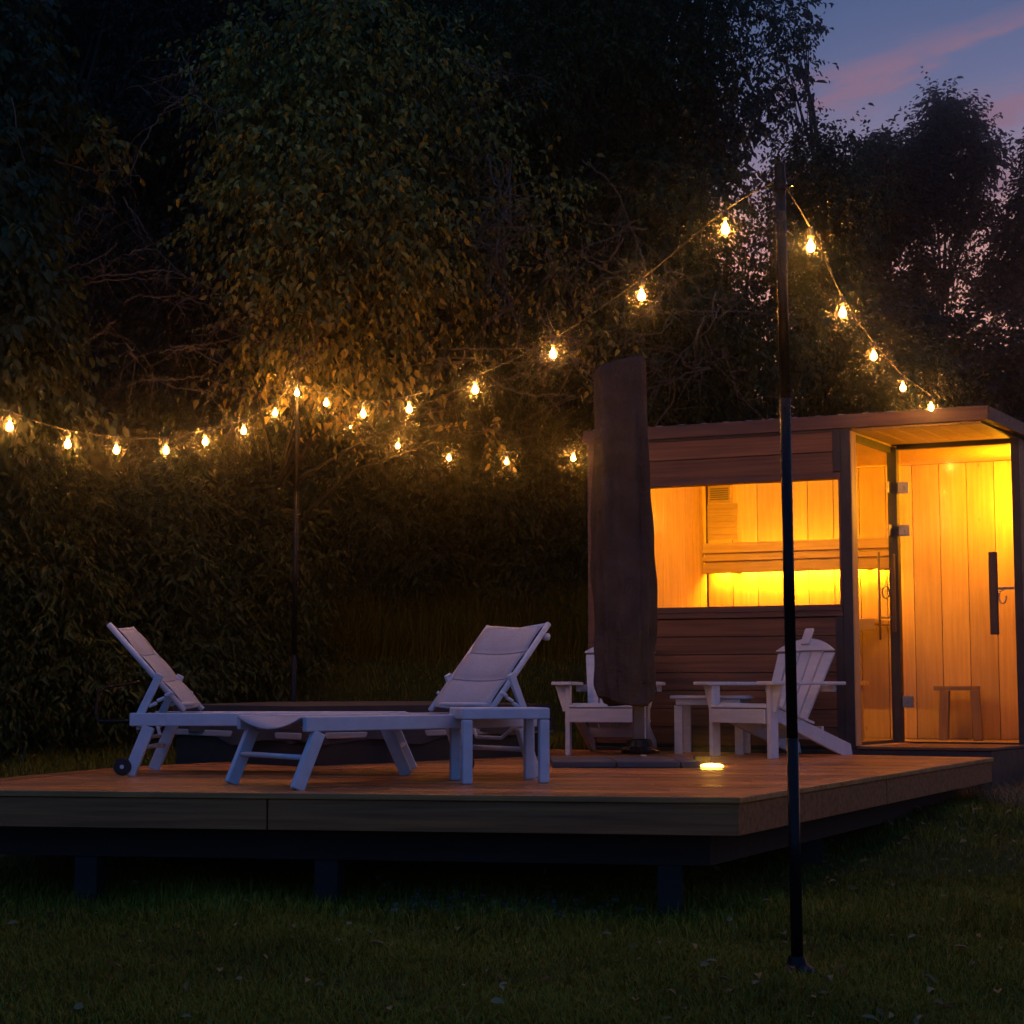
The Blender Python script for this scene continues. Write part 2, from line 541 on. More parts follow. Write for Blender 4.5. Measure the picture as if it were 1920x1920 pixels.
# front wall: boards above and below the window
for nm, zs in (('upper_wall', [2.735 + .172 * i for i in range(2)]), ('lower_wall', [ZB + .02 + .1445 * i for i in range(7)])):
    m = CM()
    dz = .166 if nm == 'upper_wall' else .1395
    for z in zs: m.box((.06, .012, z), (2.02, .034, z + dz))
    m.build(nm, M['clad'], cab, .004)
cbox('wall_core', M['black'], (.05, .040, ZB), (2.06, .075, 1.599))
cbox('wall_core', M['black'], (.05, .040, 2.736), (2.06, .075, 3.08))
for za, zb_ in ((ZB + .03, 1.58), (2.765, 3.045)):
    m = CM()
    for k in range(19): m.box((.06 + k * .105, .079, za), (.06 + k * .105 + .102, .093, zb_))
    m.build('front_lining', M['pine'], cab, .001)
cbox('corner_post', M['trim'], (0, 0, ZB), (.055, .12, 3.085))
cbox('corner_post', M['black'], (2.085, -.004, ZB - .02), (UP, .10, 3.085))
cbox('side_trim', M['black'], (2.022, .004, ZB), (2.083, .06, 1.60)); cbox('side_trim', M['black'], (2.022, .004, 2.745), (2.083, .06, 3.085))
cbox('head_trim', M['black'], (.06, .003, 3.062), (2.02, .03, 3.084))
# window
wf = CM()
wf.box((.06, -.006, 1.60), (2.083, .10, 1.645)); wf.box((.06, -.016, 1.645), (2.083, .10, 1.692))
wf.box((.06, -.006, 2.69), (2.083, .10, 2.735))
wf.box((.06, -.006, 1.692), (.11, .10, 2.69)); wf.box((2.063, -.006, 1.692), (2.083, .10, 2.69))
wfo = wf.build('window_frame', M['trim'], cab, .003)
cbox('pane', M['glass'], (.11, .045, 1.693), (2.063, .049, 2.69), wfo, 0)
# left and back walls, lining inside, cladding outside
m = CM()
for k in range(17):
    z = ZB + .02 + .1485 * k
    m.box((-.012, .13, z), (.012, VD, z + .144))
m.build('side_wall', M['clad'], cab, .004)
cbox('back_wall', M['clad'], (-.01, VD - .02, ZB), (UE, VD + .012, 3.085))
m = CM()
for k in range(14): m.box((.022, .10 + k * .132, ZB + .026), (.04, .10 + k * .132 + .127, 3.05))
for k in range(13): m.box((.045 + k * .234, VD - .05, ZB + .026), (.045 + k * .234 + .2275, VD - .03, 3.05))
for k in range(9): m.box((3.085, .93 + k * .112, ZB + .026), (3.10, .93 + k * .112 + .110, 3.05))
m.build('wall_lining', M['pine'], cab, .0015)
cbox('right_wall', M['clad'], (3.112, .92, ZB), (UE - .01, VD - .03, 3.085))
cbox('ceiling', M['pine'], (.05, .10, 3.052), (2.16, VD - .06, 3.072))
cbox('ceiling', M['pine'], (2.161, .95, 3.052), (3.08, VD - .06, 3.072))
m = CM()
for k in range(6): m.box((UP + .005 + k * .163, .03, 3.066), (UP + .005 + k * .163 + .160, .855, 3.084))
m.build('soffit', M['pineh'], cab, .002)
# roof
roof = cbox('roof', M['black'], (-.02, .02, 3.088), (UE + .02, VD + .06, 3.185))
cbox('roof_fascia', M['trim'], (-.03, -.016, 3.086), (UE + .035, .016, 3.192), roof)
cbox('roof_fascia', M['trim'], (UE + .021, .018, 3.086), (UE + .045, VD + .07, 3.190), roof)
m = CM()
for k in range(17): m.box((.02 + k * .185, .03, 3.186), (.02 + k * .185 + .055, VD + .05, 3.206))
m.build('roof_sheet', M['rim'], roof, .01)
# entrance notch: glazed side and glazed door
m = CM()
m.box((UP - .045, .865, ZB + .023), (UP + .03, .93, 3.05)); m.box((UP - .04, .11, 3.0), (UP - .005, .86, 3.06)); m.box((UP - .04, .11, ZB + .023), (UP - .005, .86, ZB + .05))
sf = m.build('side_window', M['black'], cab, .003)
cbox('pane', M['glass'], (UP - .026, .11, ZB + .05), (UP - .020, .86, 3.0), sf, 0)
cbox('door_header', M['black'], (UP + .032, .88, 3.03), (3.091, .935, 3.085)); cbox('door_sill', M['black'], (UP + .032, .88, ZB + .0225), (3.091, .935, ZB + .035))
cbox('door_jamb', M['black'], (3.092, .87, ZB + .02), (UE - .005, .925, 3.085))
cbox('jamb_lining', M['pine'], (UP + .001, -.002, ZB + .025), (UP + .010, .098, 3.064))
dg = CM(); dg.box((2.215, .90, ZB + .042), (3.09, .908, 3.026))
door = dg.build('glass_door', M['glass'], cab)
for z in (2.66, 2.30, .88):
    m = CM(); m.box((UP + .033, .884, z), (2.275, .896, z + .095)); m.box((2.225, .874, z + .03), (2.245, .884, z + .06))
    m.build('hinge', M['steel'], door, .003)
for z in (2.66, 2.30):
    m = CM(); m.box((UP - .018, .785, z), (UP - .008, .862, z + .095)); m.build('hinge', M['steel'], sf, .003)
# door handle: flat wooden bar with a hook and a cord loop
m = CM(); m.box((2.90, .855, 1.47), (2.965, .883, 2.145)); hd = m.build('door_handle', M['handle'], door, .006)
m = CM(); m.box((2.966, .86, 1.835), (3.09, .876, 1.855)); m.build('latch', M['steel'], hd, .003)
m = CM(); m.tube([(3.0 + .028 * math.cos(a), .868, 1.775 + .055 * math.sin(a)) for a in [i * math.pi / 6 + 1.2 for i in range(11)]], .006, 6)
m.build('cord_loop', M['steel'], hd, 0, True)
# pull bar on the side panel
m = CM(); m.box((UP - .005, .80, 1.50), (UP + .02, .835, 2.15)); pb = m.build('pull_bar', M['handle'], sf, .005)
m = CM(); m.tube([(UP - .11, .82, 1.44), (UP - .11, .82, 2.17)], .010, 8); m.build('pull_bar', M['pinedark'], sf, 0, True)
for z in (1.62, 2.02):
    m = CM(); m.tube([(UP - .11, .82, z), (UP, .82, z)], .008, 8); m.build('standoff', M['steel'], pb, 0, True)
m = CM(); m.tube([(UP - .05 + .03 * math.cos(a), .80, 1.83 + .05 * math.sin(a)) for a in [i * math.pi / 6 for i in range(13)]], .007, 6)
m.build('cord_loop', M['steel'], pb, 0, True)
# interior fittings
m = CM()
for k in range(5): m.box((.06, 1.36 + k * .12, 1.60), (1.78, 1.36 + k * .12 + .108, 1.64))
m.box((.06, 1.335, 1.54), (1.80, 1.357, 1.64))
ub = m.build('upper_bench', M['pineh'], cab, .004)
m = CM()
for k in range(4): m.box((.06, .86 + k * .12, 1.06), (1.75, .86 + k * .12 + .108, 1.098))
m.box((.06, .835, .98), (1.77, .857, 1.098))
for u in (1.62, .9):
    m.box((u, .87, ZB + .026), (u + .10, .91, 1.058)); m.box((u, 1.24, ZB + .026), (u + .10, 1.28, 1.058))
m.build('lower_bench', M['pineh'], cab, .004)
m = CM()
for z, h in ((2.115, .085), (2.225, .045), (2.30, .095)): m.box((.04, 1.86, z), (1.78, 1.888, z + h))
for u in (.3, 1.5): m.box((u, 1.900, 2.115), (u + .07, 1.965, 2.395))
br = m.build('bench_backrest', M['pineh'], cab, .004)
m = CM(); m.box((.05, 1.8885, 2.112), (1.77, 1.8995, 2.392)); m.build('led_shield_board', M['pineh'], br)  # added behind the slats to block the strip's light
m = CM(); m.box((.15, 1.903, 2.128), (1.70, 1.93, 2.138)); m.build('light_strip', M['led'], br)
m = CM(); m.box((.15, .094, 2.88), (1.95, .104, 2.90)); m.build('light_strip', M['led'], cab)  # unseen strip above the window, added to fill the room with light
m = CM()
m.box((.07, 1.935, 2.79), (.28, 1.969, 2.95)); vt = m.build('vent_frame', M['pineh'], cab, .004)
m = CM()
for k in range(6): m.box((.09, 1.925, 2.81 + k * .02), (.26, 1.934, 2.822 + k * .02))
m.build('vent_slat', M['handle'], vt)
m = CM()
for k in range(6): m.box((.045, 1.955, 2.43 + k * .058), (.33, 1.968, 2.43 + k * .058 + .0565))
m.build('wall_panel', M['pineh'], cab, .003)
m = CM(); m.box((3.02, 1.30, 2.60), (3.08, 1.46, 2.84)); m.build('wall_lamp', M['lamp'], cab, .01)
# stool standing on the sauna floor
st = empty('wooden_stool', O + X(Vector((2.37, 1.70, ZB + .025))), -ANG_CAB)
tag(st, 'small wooden stool inside the sauna, seen through the glass door', 'stool')
m = MB()
for k in range(3): m.box((-.21, -.15 + k * .102, .43), (.17, -.15 + k * .102 + .096, .468))
m.build('seat', M['pinedark'], st, .005)
for sx in (-.12, .13):
    for sy in (-.12, .10):
        m = MB(); m.bar((sx * 1.15, sy, 0), (sx, sy, .428), .075, .085, (0, 1, 0)); m.build('leg', M['pinedark'], st, .003)

# ---------------------------------------------------------------- sun loungers
LH = .365


def make_lounger():
    t = empty('sun_lounger', (0, 0, 0))
    W = .31
    for s in (-1, 1):
        m = MB(); m.bar((.05, s * W, LH - .045), (1.60, s * W, LH - .045), .035, .075); m.build('side_rail', M['white'], t, .006)
        for x0, x1 in ((.135, .01), (1.49, 1.60)):
            m = MB(); m.bar((x0, s * W, LH - .085), (x1, s * W, .0), .036, .07, (1, 0, 0)); m.build('leg', M['white'], t, .006)
        m = MB(); m.bar((1.575, s * (W - .03), LH - .07), (1.44, s * (W - .03), LH + .215), .024, .045, (1, 0, 0))
        for k in range(3):
            m.tube([(1.50 - .045 * k, s * (W - .03), LH + .03 + .03 * k), (1.455 - .045 * k, s * (W - .03), LH + .05 + .03 * k)], .012, 6)
        m.build('back_strut', M['white'], t, .004)
    for x, z in ((.065, .155), (1.545, .155)):
        m = MB(); m.tube([(x, -W, z), (x, W, z)], .014, 8); m.build('crossbar', M['white'], t, 0, True)
    m = MB(); m.tube([(1.56, -W + .02, .27), (1.55, -.17, .27), (1.52, -.11, .215), (1.52, .11, .215), (1.55, .17, .27), (1.56, W - .02, .27)], .011, 8)
    m.build('crossbar', M['white'], t, 0, True)
    # seat sling sags a little between the rails and at the foot end
    m = MB(); nu, nv = 14, 12; H0 = LH - .012
    def grid(fn):
        vs = [fn(i / nu, j / nv) for j in range(nv + 1) for i in range(nu + 1)]
        vs2 = [(x, y, z - .007) for x, y, z in vs]
        n = len(vs); w = nu + 1
        q = [(j * w + i, j * w + i + 1, (j + 1) * w + i + 1, (j + 1) * w + i) for j in range(nv) for i in range(nu)]
        ed = [(i, i + 1) for i in range(nu)] + [(nv * w + i + 1, nv * w + i) for i in range(nu)] + [((j + 1) * w, j * w) for j in range(nv)] + [(j * w + nu, (j + 1) * w + nu) for j in range(nv)]
        m.add(vs + vs2, q + [tuple(n + k for k in reversed(f)) for f in q] + [(a_, n + a_, n + c_, c_) for a_, c_ in ed])
    grid(lambda a, c: (.035 + a * 1.27, (c - .5) * 2 * (W - .015), H0 - (.030 + .028 * math.exp(-((a) / .12) ** 2)) * (1 - (2 * c - 1) ** 2)))
    m.build('seat_sling', M['sling'], t, 0, True)
    # backrest
    h = Vector((1.30, 0, LH + .005)); d = Vector((.665, 0, .745)).normalized(); L = .67; nn = Vector((-d.z, 0, d.x))
    fr = MB()
    for s in (-1, 1): fr.tube([h + Vector((0, s * (W - .045), 0)), h + d * L + Vector((0, s * (W - .045), 0))], .017, 8)
    fr.tube([h + d * (L - .01) + Vector((0, -W + .045, 0)), h + d * (L - .01) + nn * -.03, h + d * (L - .01) + Vector((0, W - .045, 0))], .014, 8)
    fr.tube([h + d * .05 + Vector((0, -W + .045, 0)), h + d * .05 + Vector((0, W - .045, 0))], .011, 8)
    bk = fr.build('backrest_frame', M['white'], t, 0, True)
    m = MB()
    def pt(a, c):
        y = (c - .5) * 2 * (W - .06)
        s3 = (a * 3) % 1 if a < 1 else 1
        puff = .017 * (max(0, 4 * s3 * (1 - s3))) ** .5
        return tuple(h + d * (.03 + a * (L - .04)) + Vector((0, y, 0)) + nn * (puff - .022 * (1 - (2 * c - 1) ** 2) + .008))
    nu, nv = 24, 8; grid(pt)
    sl = m.build('backrest_sling', M['sling'], t, 0, True)
    for a in (1 / 3, 2 / 3):
        m = MB(); m.tube([Vector(pt(a, c / 8)) + nn * .003 for c in range(9)], .004, 5); m.build('seam', M['sling'], sl, 0, True)
    m = MB(); m.tube([h + d * .60 + Vector((0, -W + .03, 0)) - nn * .035, h + d * .60 + Vector((0, -W + .055, 0)) - nn * .035], .022, 10)
    m.build('knob', M['white'], bk, 0, True)
    for s in (1,):
        m = MB(); c = Vector((1.632, s * (W + .020), .052))
        m.tube([c - Vector((0, .014, 0)), c + Vector((0, .014, 0))], .05, 20); w = m.build('wheel', M['rubber'], t, .004)
        m = MB(); m.tube([c - Vector((0, .018, 0)), c + Vector((0, .018, 0))], .012, 10); m.build('hub', M['white'], w)
    return t


la = make_lounger()
A0 = Vector((-.60, 8.55, 0)); A1 = Vector((-2.10, 8.52, 0))
lb = copy_tree(la)
def put(o, foot, head):
    d = (head - foot).normalized()
    o.location = (foot.x, foot.y, DECK); o.rotation_euler = (0, 0, math.atan2(d.y, d.x))
put(la, A0, A1)
B0 = (gz(445, 1470) + gz(540, 1480)) / 2 + Vector((0, -.03, 0)); B1 = Vector((-.155, 8.24, 0))
put(lb, B0, B1)
G = 'white sun loungers on the deck'
tag(la, 'white sun lounger whose raised backrest is at the left, with a black wheel showing', 'sun lounger', G)
tag(lb, 'white sun lounger whose raised backrest is near the umbrella, nearest the deck edge', 'sun lounger', G)

# white side table in front of the right lounger
c = [gz(856, 1470), gz(993, 1468), gz(1011, 1461), gz(878, 1463)]
t0 = sum(c, Vector()) / 4; ax = ((c[1] - c[0]) + (c[2] - c[3])).normalized()
tb = empty('side_table', (t0.x, t0.y, DECK), math.atan2(ax.y, ax.x))
tag(tb, 'low white metal side table with four square legs beside the front lounger', 'side table')
m = MB(); m.box((-.235, -.19, .335), (.235, .19, .395)); m.build('tabletop', M['white'], tb, .008)
for sx in (-1, 1):
    for sy in (-1, 1):
        m = MB(); m.bar((sx * .207, sy * .163, 0), (sx * .207, sy * .163, .334), .054, .05, (0, 1, 0)); m.build('leg', M['white'], tb, .008)

# ---------------------------------------------------------------- adirondack chairs
def make_chair():
    t = empty('adirondack_chair', (0, 0, 0))
    wm = M['whitewood']
    for s in (-1, 1):
        m = MB(); m.box((s * .285 - .018, -.34, 0), (s * .285 + .018, -.255, .525)); m.build('front_leg', wm, t, .004)
        m = MB()
        prof = [(-.33, .255), (-.33, .355), (-.2, .355), (.60, .085), (.62, 0), (.50, 0), (-.2, .255)]
        n = len(prof); x0, x1 = s * .25 - .014, s * .25 + .014
        m.add([(x0, y, z) for y, z in prof] + [(x1, y, z) for y, z in prof],
              [tuple(range(n)), tuple(range(2 * n - 1, n - 1, -1))] + [(i, n + i, n + (i + 1) % n, (i + 1) % n) for i in range(n)])
        m.build('rear_leg', wm, t, .004)
        # arm: wide at the front, narrowing behind
        m = MB()
        prof = [(s * .235, -.41), (s * .395, -.41), (s * .40, -.05), (s * .36, .44), (s * .30, .44), (s * .245, .0)]
        if s < 0: prof = prof[::-1]
        m.add([(x, y, .527) for x, y in prof] + [(x, y, .552) for x, y in prof],
              [tuple(range(5, -1, -1)), tuple(range(6, 12))] + [(i, (i + 1) % 6, 6 + (i + 1) % 6, 6 + i) for i in range(6)])
        arm = m.build('arm', wm, t, .006)
        m = MB(); xa, xb = s * .305, s * .385
        y0, y1 = -.31, -.285
        m.add([(xa, y0, .526), (xb, y0, .526), (xa + s * .02, y0, .33), (xa, y0, .33), (xa, y1, .526), (xb, y1, .526), (xa + s * .02, y1, .33), (xa, y1, .33)],
              [(0, 1, 2, 3), (7, 6, 5, 4), (0, 4, 5, 1), (1, 5, 6, 2), (2, 6, 7, 3), (3, 7, 4, 0)])
        m.build('bracket', wm, arm)
    m = MB(); m.box((-.266, -.362, .25), (.266, -.342, .352)); m.build('front_apron', wm, t, .004)
    m = MB(); m.box((-.235, .30, .12), (.235, .325, .22)); m.build('stretcher', wm, t, .004)
    for k in range(6):
        y = -.355 + k * .09; z = .372 - max(0, k - 1.2) * .030
        m = MB(); m.bar((-.275, y + .04, z - (.012 if k == 0 else 0)), (.275, y + .04, z - (.012 if k == 0 else 0)), .082, .02, (0, .3, 1)); m.build('seat_slat', wm, t, .005)
    # fanned back slats, leaning back
    a = R(27); d = Vector((0, math.sin(a), math.cos(a))); n_ = Vector((0, math.cos(a), -math.sin(a))); b0 = Vector((0, .13, .19))
    for k in range(-2, 3):
        top = .735 - .022 * k * k
        m = MB()
        x0, x1 = k * .083, k * .113
        w0, w1 = .037, .050
        P = [b0 + Vector((x0 - w0, 0, 0)), b0 + Vector((x0 + w0, 0, 0)), b0 + d * top + Vector((x1 + w1, 0, 0)), b0 + d * top + Vector((x1 - w1, 0, 0))]
        m.hexa([p for p in P] + [p - n_ * .018 for p in P]); m.build('back_slat', wm, t, .004)
    # rounded head board with a raised centre tab
    m = MB(); pr = []
    for i in range(13):
        x = -.285 + .57 * i / 12
        pr.append((x, .725 - .55 * x * x / .285 * .285 * 2.2 + .035))
    lo = [(.285, .655), (-.285, .655)]
    prof = [(x, min(z, .76)) for x, z in pr] + lo
    n = len(prof)
    V3 = [b0 + d * z + Vector((x, 0, 0)) - n_ * .020 for x, z in prof]
    m.add(V3 + [p - n_ * .02 for p in V3], [tuple(range(n)), tuple(range(2 * n - 1, n - 1, -1))] + [(i, n + i, n + (i + 1) % n, (i + 1) % n) for i in range(n)])
    hb = m.build('head_board', wm, t, .004)
    m = MB(); p = b0 + d * .70 - n_ * .052; m.bar(p, p + d * .14, .085, .022, (0, 1, 0)); m.build('head_tab', wm, hb, .012)
    m = MB(); m.bar((-.34, .335, .505), (.34, .335, .505), .03, .055); m.build('back_brace', wm, t, .004)
    return t


ca = make_chair()
p = gz(1437, 1423); q = gz(1337, 1415)
ya = R(-52)
ca.rotation_euler = (0, 0, ya)
fx = Vector((math.cos(ya), math.sin(ya), 0)); fy = Vector((-math.sin(ya), math.cos(ya), 0))
o_ = (p + Vector((1.485, 10.72, DECK))) / 2 + fy * .30 + Vector((.04, 0, 0))
ca.location = (o_.x, o_.y, DECK)
cb = copy_tree(ca)
yb = R(-13); cb.rotation_euler = (0, 0, yb)
cb.location = (.77, 10.98, DECK)
G = 'white adirondack chairs by the sauna'
tag(ca, 'white slatted adirondack chair in full view below the window, turned sideways', 'chair', G)
tag(cb, 'white adirondack chair half hidden behind the folded umbrella', 'chair', G)
# small beige wooden table between the chairs
t0 = gz(1336, 1414)
tw = empty('wooden_table', (t0.x + .02, t0.y + .12, DECK), R(-20))
tag(tw, 'small pale wooden table against the sauna wall between the two garden chairs', 'side table')
m = MB()
for k in range(4): m.box((-.29, -.2 + k * .101, .425), (.29, -.2 + k * .101 + .095, .447))
m.build('tabletop', M['whitewood'], tw, .004)
m = MB(); m.box((-.25, -.175, .375), (.25, -.155, .423)); m.box((-.25, .155, .375), (.25, .175, .423)); m.build('apron', M['whitewood'], tw, .003)
for sx in (-1, 1):
    for sy in (-1, 1):
        m = MB(); m.bar((sx * .235, sy * .14, 0), (sx * .235, sy * .14, .374), .065, .028, (0, 1, 0)); m.build('leg', M['whitewood'], tw, .003)

# ---------------------------------------------------------------- folded umbrella
ub_ = gz(1199, 1425)
um = empty('patio_umbrella', (ub_.x, ub_.y, DECK))
tag(um, 'tall folded patio umbrella in a grey brown protective cover on a weighted base', 'umbrella')
YU = ub_.y
rel = lambda v: Vector(v) - Vector((ub_.x, ub_.y, DECK))
nu, nv = 44, 60
levels = []
tl, tr_ = gy(1114, 692, YU), gy(1210, 668, YU); bl, brt = gy(1124, 1322, YU), gy(1222, 1322, YU)
vs = []
for j in range(nv + 1):
    f = j / nv
    cl = tl.lerp(bl, f); cr_ = tr_.lerp(brt, f)
    for i in range(nu):
        a = 2 * math.pi * i / nu
        ca_, sa = math.cos(a), math.sin(a)
        ex = math.copysign(abs(ca_) ** .55, ca_); ey = math.copysign(abs(sa) ** .6, sa)
        x = (cl.x + cr_.x) / 2 + ex * (cr_.x - cl.x) / 2 * (.985 + .015 * math.sin(f * 9 + 1))
        z = cl.z + (cr_.z - cl.z) * (ex + 1) / 2
        y = YU + ey * (.125 + .055 * f)
        # long soft folds, tighter towards the gathered hem
        w = .006 * math.sin(5 * a + 3.2 * f + .6 * math.sin(f * 7)) + .005 * math.sin(11 * a - 8 * f) + .004 * math.sin(17 * a + 21 * f) * math.sin(f * 11 + a) + .022 * smooth(.72, 1, f) * math.sin(9 * a + 5 * f) * (0.4 + .6 * (ex > 0))
        w += .004 * math.sin(2 * a + 14 * f) * smooth(.35, .8, f)
        x += w * ca_; y += w * sa
        fold = smooth(.02, .4, f) * .045
        w2 = fold * (abs(math.sin(4.5 * a + 1.1 + .9 * f)) ** 1.3 + .7 * abs(math.sin(2 * a - 2.6 * f + .4)) ** 6) + .008 * math.sin(a * 3 + f * 30) * math.exp(-((f - .55) / .12) ** 2) + .008 * math.sin(a * 4 - f * 38) * math.exp(-((f - .85) / .1) ** 2)
        w2 -= .022 * smooth(.02, .4, f)
        x += w2 * ca_; y += w2 * sa
        if f > .95: x = x + ((ub_.x + .03) - x) * .10 * (f - .95) / .05
        if f > .9: z += .035 * math.sin(a * 2 + .8) * (f - .9) / .1
        vs.append(rel((x, y, z)))
fs = [(j * nu + i, j * nu + (i + 1) % nu, (j + 1) * nu + (i + 1) % nu, (j + 1) * nu + i) for j in range(nv) for i in range(nu)]
m = MB(); m.add(vs, fs)
tc_ = sum((v for v in vs[:nu]), Vector()) / nu + Vector((0, 0, .02)); m.v.append(tuple(tc_))
m.f += [((i + 1) % nu, i, len(m.v) - 1) for i in range(nu)]
bc_ = sum((v for v in vs[-nu:]), Vector()) / nu + Vector((0, 0, .1)); m.v.append(tuple(bc_))
m.f += [(nv * nu + i, nv * nu + (i + 1) % nu, len(m.v) - 1) for i in range(nu)]
cov = m.build('cover', M['cover'], um, 0, True, 1)
m = MB()
z = bl.z + .09 - DECK
m.tube([Vector(vs[(nv - 4) * nu + i % nu]) * 1.0 + Vector((.004 * math.cos(2 * math.pi * i / nu), .004 * math.sin(2 * math.pi * i / nu), 0)) for i in range(-8, 14)], .006, 6)
m.tube([Vector(vs[(nv - 4) * nu + 2]) + Vector((.012, -.01, 0)), Vector(vs[(nv - 4) * nu + 2]) + Vector((.02, -.02, -.08)), Vector(vs[(nv - 4) * nu + 2]) + Vector((.0, -.02, -.15))], .006, 6)
m.build('drawstring', M['cover'], cov, 0, True)
m = MB(); m.box((-.045, -.04, .09), (.035, .04, .85)); m.build('mast', M['brown'], um, .006)
m = MB(); m.tube([(.062, -.02, .08), (.062, -.02, .8)], .014, 10); m.build('crank_tube', M['rim'], um, 0, True)
m = MB(); m.lathe([(.13, .043), (.13, .075), (.10, .095), (.085, .14), (.07, .15)], 24); m.build('pivot_base', M['blackmetal'], um, .004, False)
m = MB(); m.tube([(-.02, -.13, .065), (.05, -.17, .065), (.12, -.14, .065)], .016, 8); m.build('foot_pedal', M['blackmetal'], um, 0, True)
e0 = rel(gz(1035, 1440)); e1 = rel(gz(1345, 1440))
dx = (e1.x - e0.x)
for k in range(2):
    for j in range(2):
        x0 = e0.x + (dx * .39) * k + .004; x1 = e0.x + (dx * .39) * (k + 1) - .004
        y0 = e0.y + .36 * j; y1 = y0 + .352
        m = MB(); m.box((x0, y0, .001), (x1, y1, .040)); m.build('base_weight', M['slab'], um, .006)
for j in range(2):
    m = MB(); m.box((e0.x + dx * .78 + .004, e0.y + .36 * j, .001), (e0.x + dx * .90, e0.y + .36 * j + .352, .04)); m.build('base_weight', M['slab'], um, .006)

# deck lamp by the umbrella base
p = gz(1335, 1438)
dl = empty('deck_lamp', (p.x, p.y - .0, DECK))
tag(dl, 'little round lamp glowing yellow on the deck boards beside the umbrella base', 'deck lamp')
m = MB(); m.lathe([(.072, .004), (.072, .009), (.062, .014), (.04, .019), (.01, .021)], 24); m.build('lens', M['puck'], dl, 0, True)
m = MB(); m.box((-.085, .19, .004), (.02, .27, .060)); m.build('housing', M['rubber'], dl, .006)

# ---------------------------------------------------------------- covered hot tub
N0 = Vector((-1.365, 9.16, 0)); du = Vector((.72, .694, 0)).normalized(); dv = Vector((-.694, .72, 0)).normalized()
tub = empty('hot_tub', (N0.x, N0.y, DECK - .0))
tag(tub, 'low dark hot tub under a sagging grey cover behind the loungers', 'hot tub')
T = lambda p: du * p.x + dv * p.y + Vector((0, 0, p.z))
LX, LY = 2.28, 1.5
m = MB(T); m.box((0, 0, -.30), (LX, LY, .17)); m.build('tub_body', M['tub'], tub, .01)
m = MB(T); m.box((-.03, -.03, .172), (LX + .03, LY + .03, .215)); m.build('tub_rim', M['rim'], tub, .008)
n1, n2 = 44, 30
vs = []
ZC = .385
def dr(s, ph): return .5 + .5 * math.sin(s * 5.2 + ph) * math.cos(s * 2.3 + .4)
ring = []
per = [(LX * i / n1, 0, i / n1 * LX) for i in range(n1)] + [(LX, LY * i / n2, LX + LY * i / n2) for i in range(n2)] + [(LX - LX * i / n1, LY, LX + LY + LX * i / n1) for i in range(n1)] + [(0, LY - LY * i / n2, 2 * LX + LY + LY * i / n2) for i in range(n2)]
npz = len(per); rows = 8
for r_ in range(rows + 1):
    f = r_ / rows
    for x, y, s in per:
        outx = -1 if x <= 0 and y > 0 else (1 if x >= LX else 0); outy = -1 if y <= 0 else (1 if y >= LY else 0)
        drop = ZC - (.205 - .10 * dr(s, 0) + .02)
        w = (.035 + .028 * math.sin(s * 9 + 2 * math.sin(s * 3)) * f + .015 * math.sin(s * 21) * f) * (.3 + .7 * f)
        vs.append((x + outx * w, y + outy * w, ZC - .012 * (f > 0) - drop * f))
m = MB(T)
fs = [(r_ * npz + (i + 1) % npz, r_ * npz + i, (r_ + 1) * npz + i, (r_ + 1) * npz + (i + 1) % npz) for r_ in range(rows) for i in range(npz)]
m.add(vs, fs)
m.add([(x, y, ZC) for x, y, s in per] + [(LX / 2 + (x - LX / 2) * .5, LY / 2 + (y - LY / 2) * .5, ZC + .02) for x, y, s in per] + [(LX / 2, LY / 2, ZC + .012)],
      [(i, (i + 1) % npz, npz + (i + 1) % npz, npz + i) for i in range(npz)] + [(npz + i, npz + (i + 1) % npz, 2 * npz) for i in range(npz)])
m.build('tub_cover', M['tubcover'], tub, 0, True)
m = MB()
P = lambda px, py, Y: gy(px, py, Y) - Vector((N0.x, N0.y, DECK))
m.tube([P(330, 1350, 9.9), P(186, 1353, 9.9), P(180, 1340, 9.95), P(183, 1300, 10.2), P(200, 1288, 10.3), P(262, 1278, 10.4)], .013, 8)
m.build('cover_lifter', M['blackmetal'], tub, 0, True)

# ---------------------------------------------------------------- light poles
def make_pole(H):
    t = empty('light_pole', (0, 0, 0))
    m = MB(); m.tube([(0, 0, 0), (0, 0, H * .28)], .0225, 16); m.build('lower_tube', M['blackmetal'], t, 0, True)
    m = MB(); m.tube([(0, 0, H * .28 - .02), (0, 0, H * .70)], .0212, 16); m.build('middle_tube', M['blackmetal'], t, 0, True)
    m = MB(); m.tube([(0, 0, H * .70 - .02), (0, 0, H - .03)], .020, 16); m.build('upper_tube', M['blackmetal'], t, 0, True)
    m = MB(); m.lathe([(.018, H - .11), (.024, H - .108), (.024, H - .06), (.021, H - .055), (.021, H - .004), (.014, H)], 16); m.build('top_cap', M['blackmetal'], t, .002)
    m = MB(); m.tube([(.02, 0, H - .09), (.05, 0, H - .085), (.055, 0, H - .06), (.04, 0, H - .05)], .004, 6); m.build('hook', M['blackmetal'], t, 0, True)
    m = MB(); m.lathe([(.075, .0), (.075, .012), (.04, .03), (.03, .06)], 16); m.build('ground_flange', M['blackmetal'], t, .002)
    return t


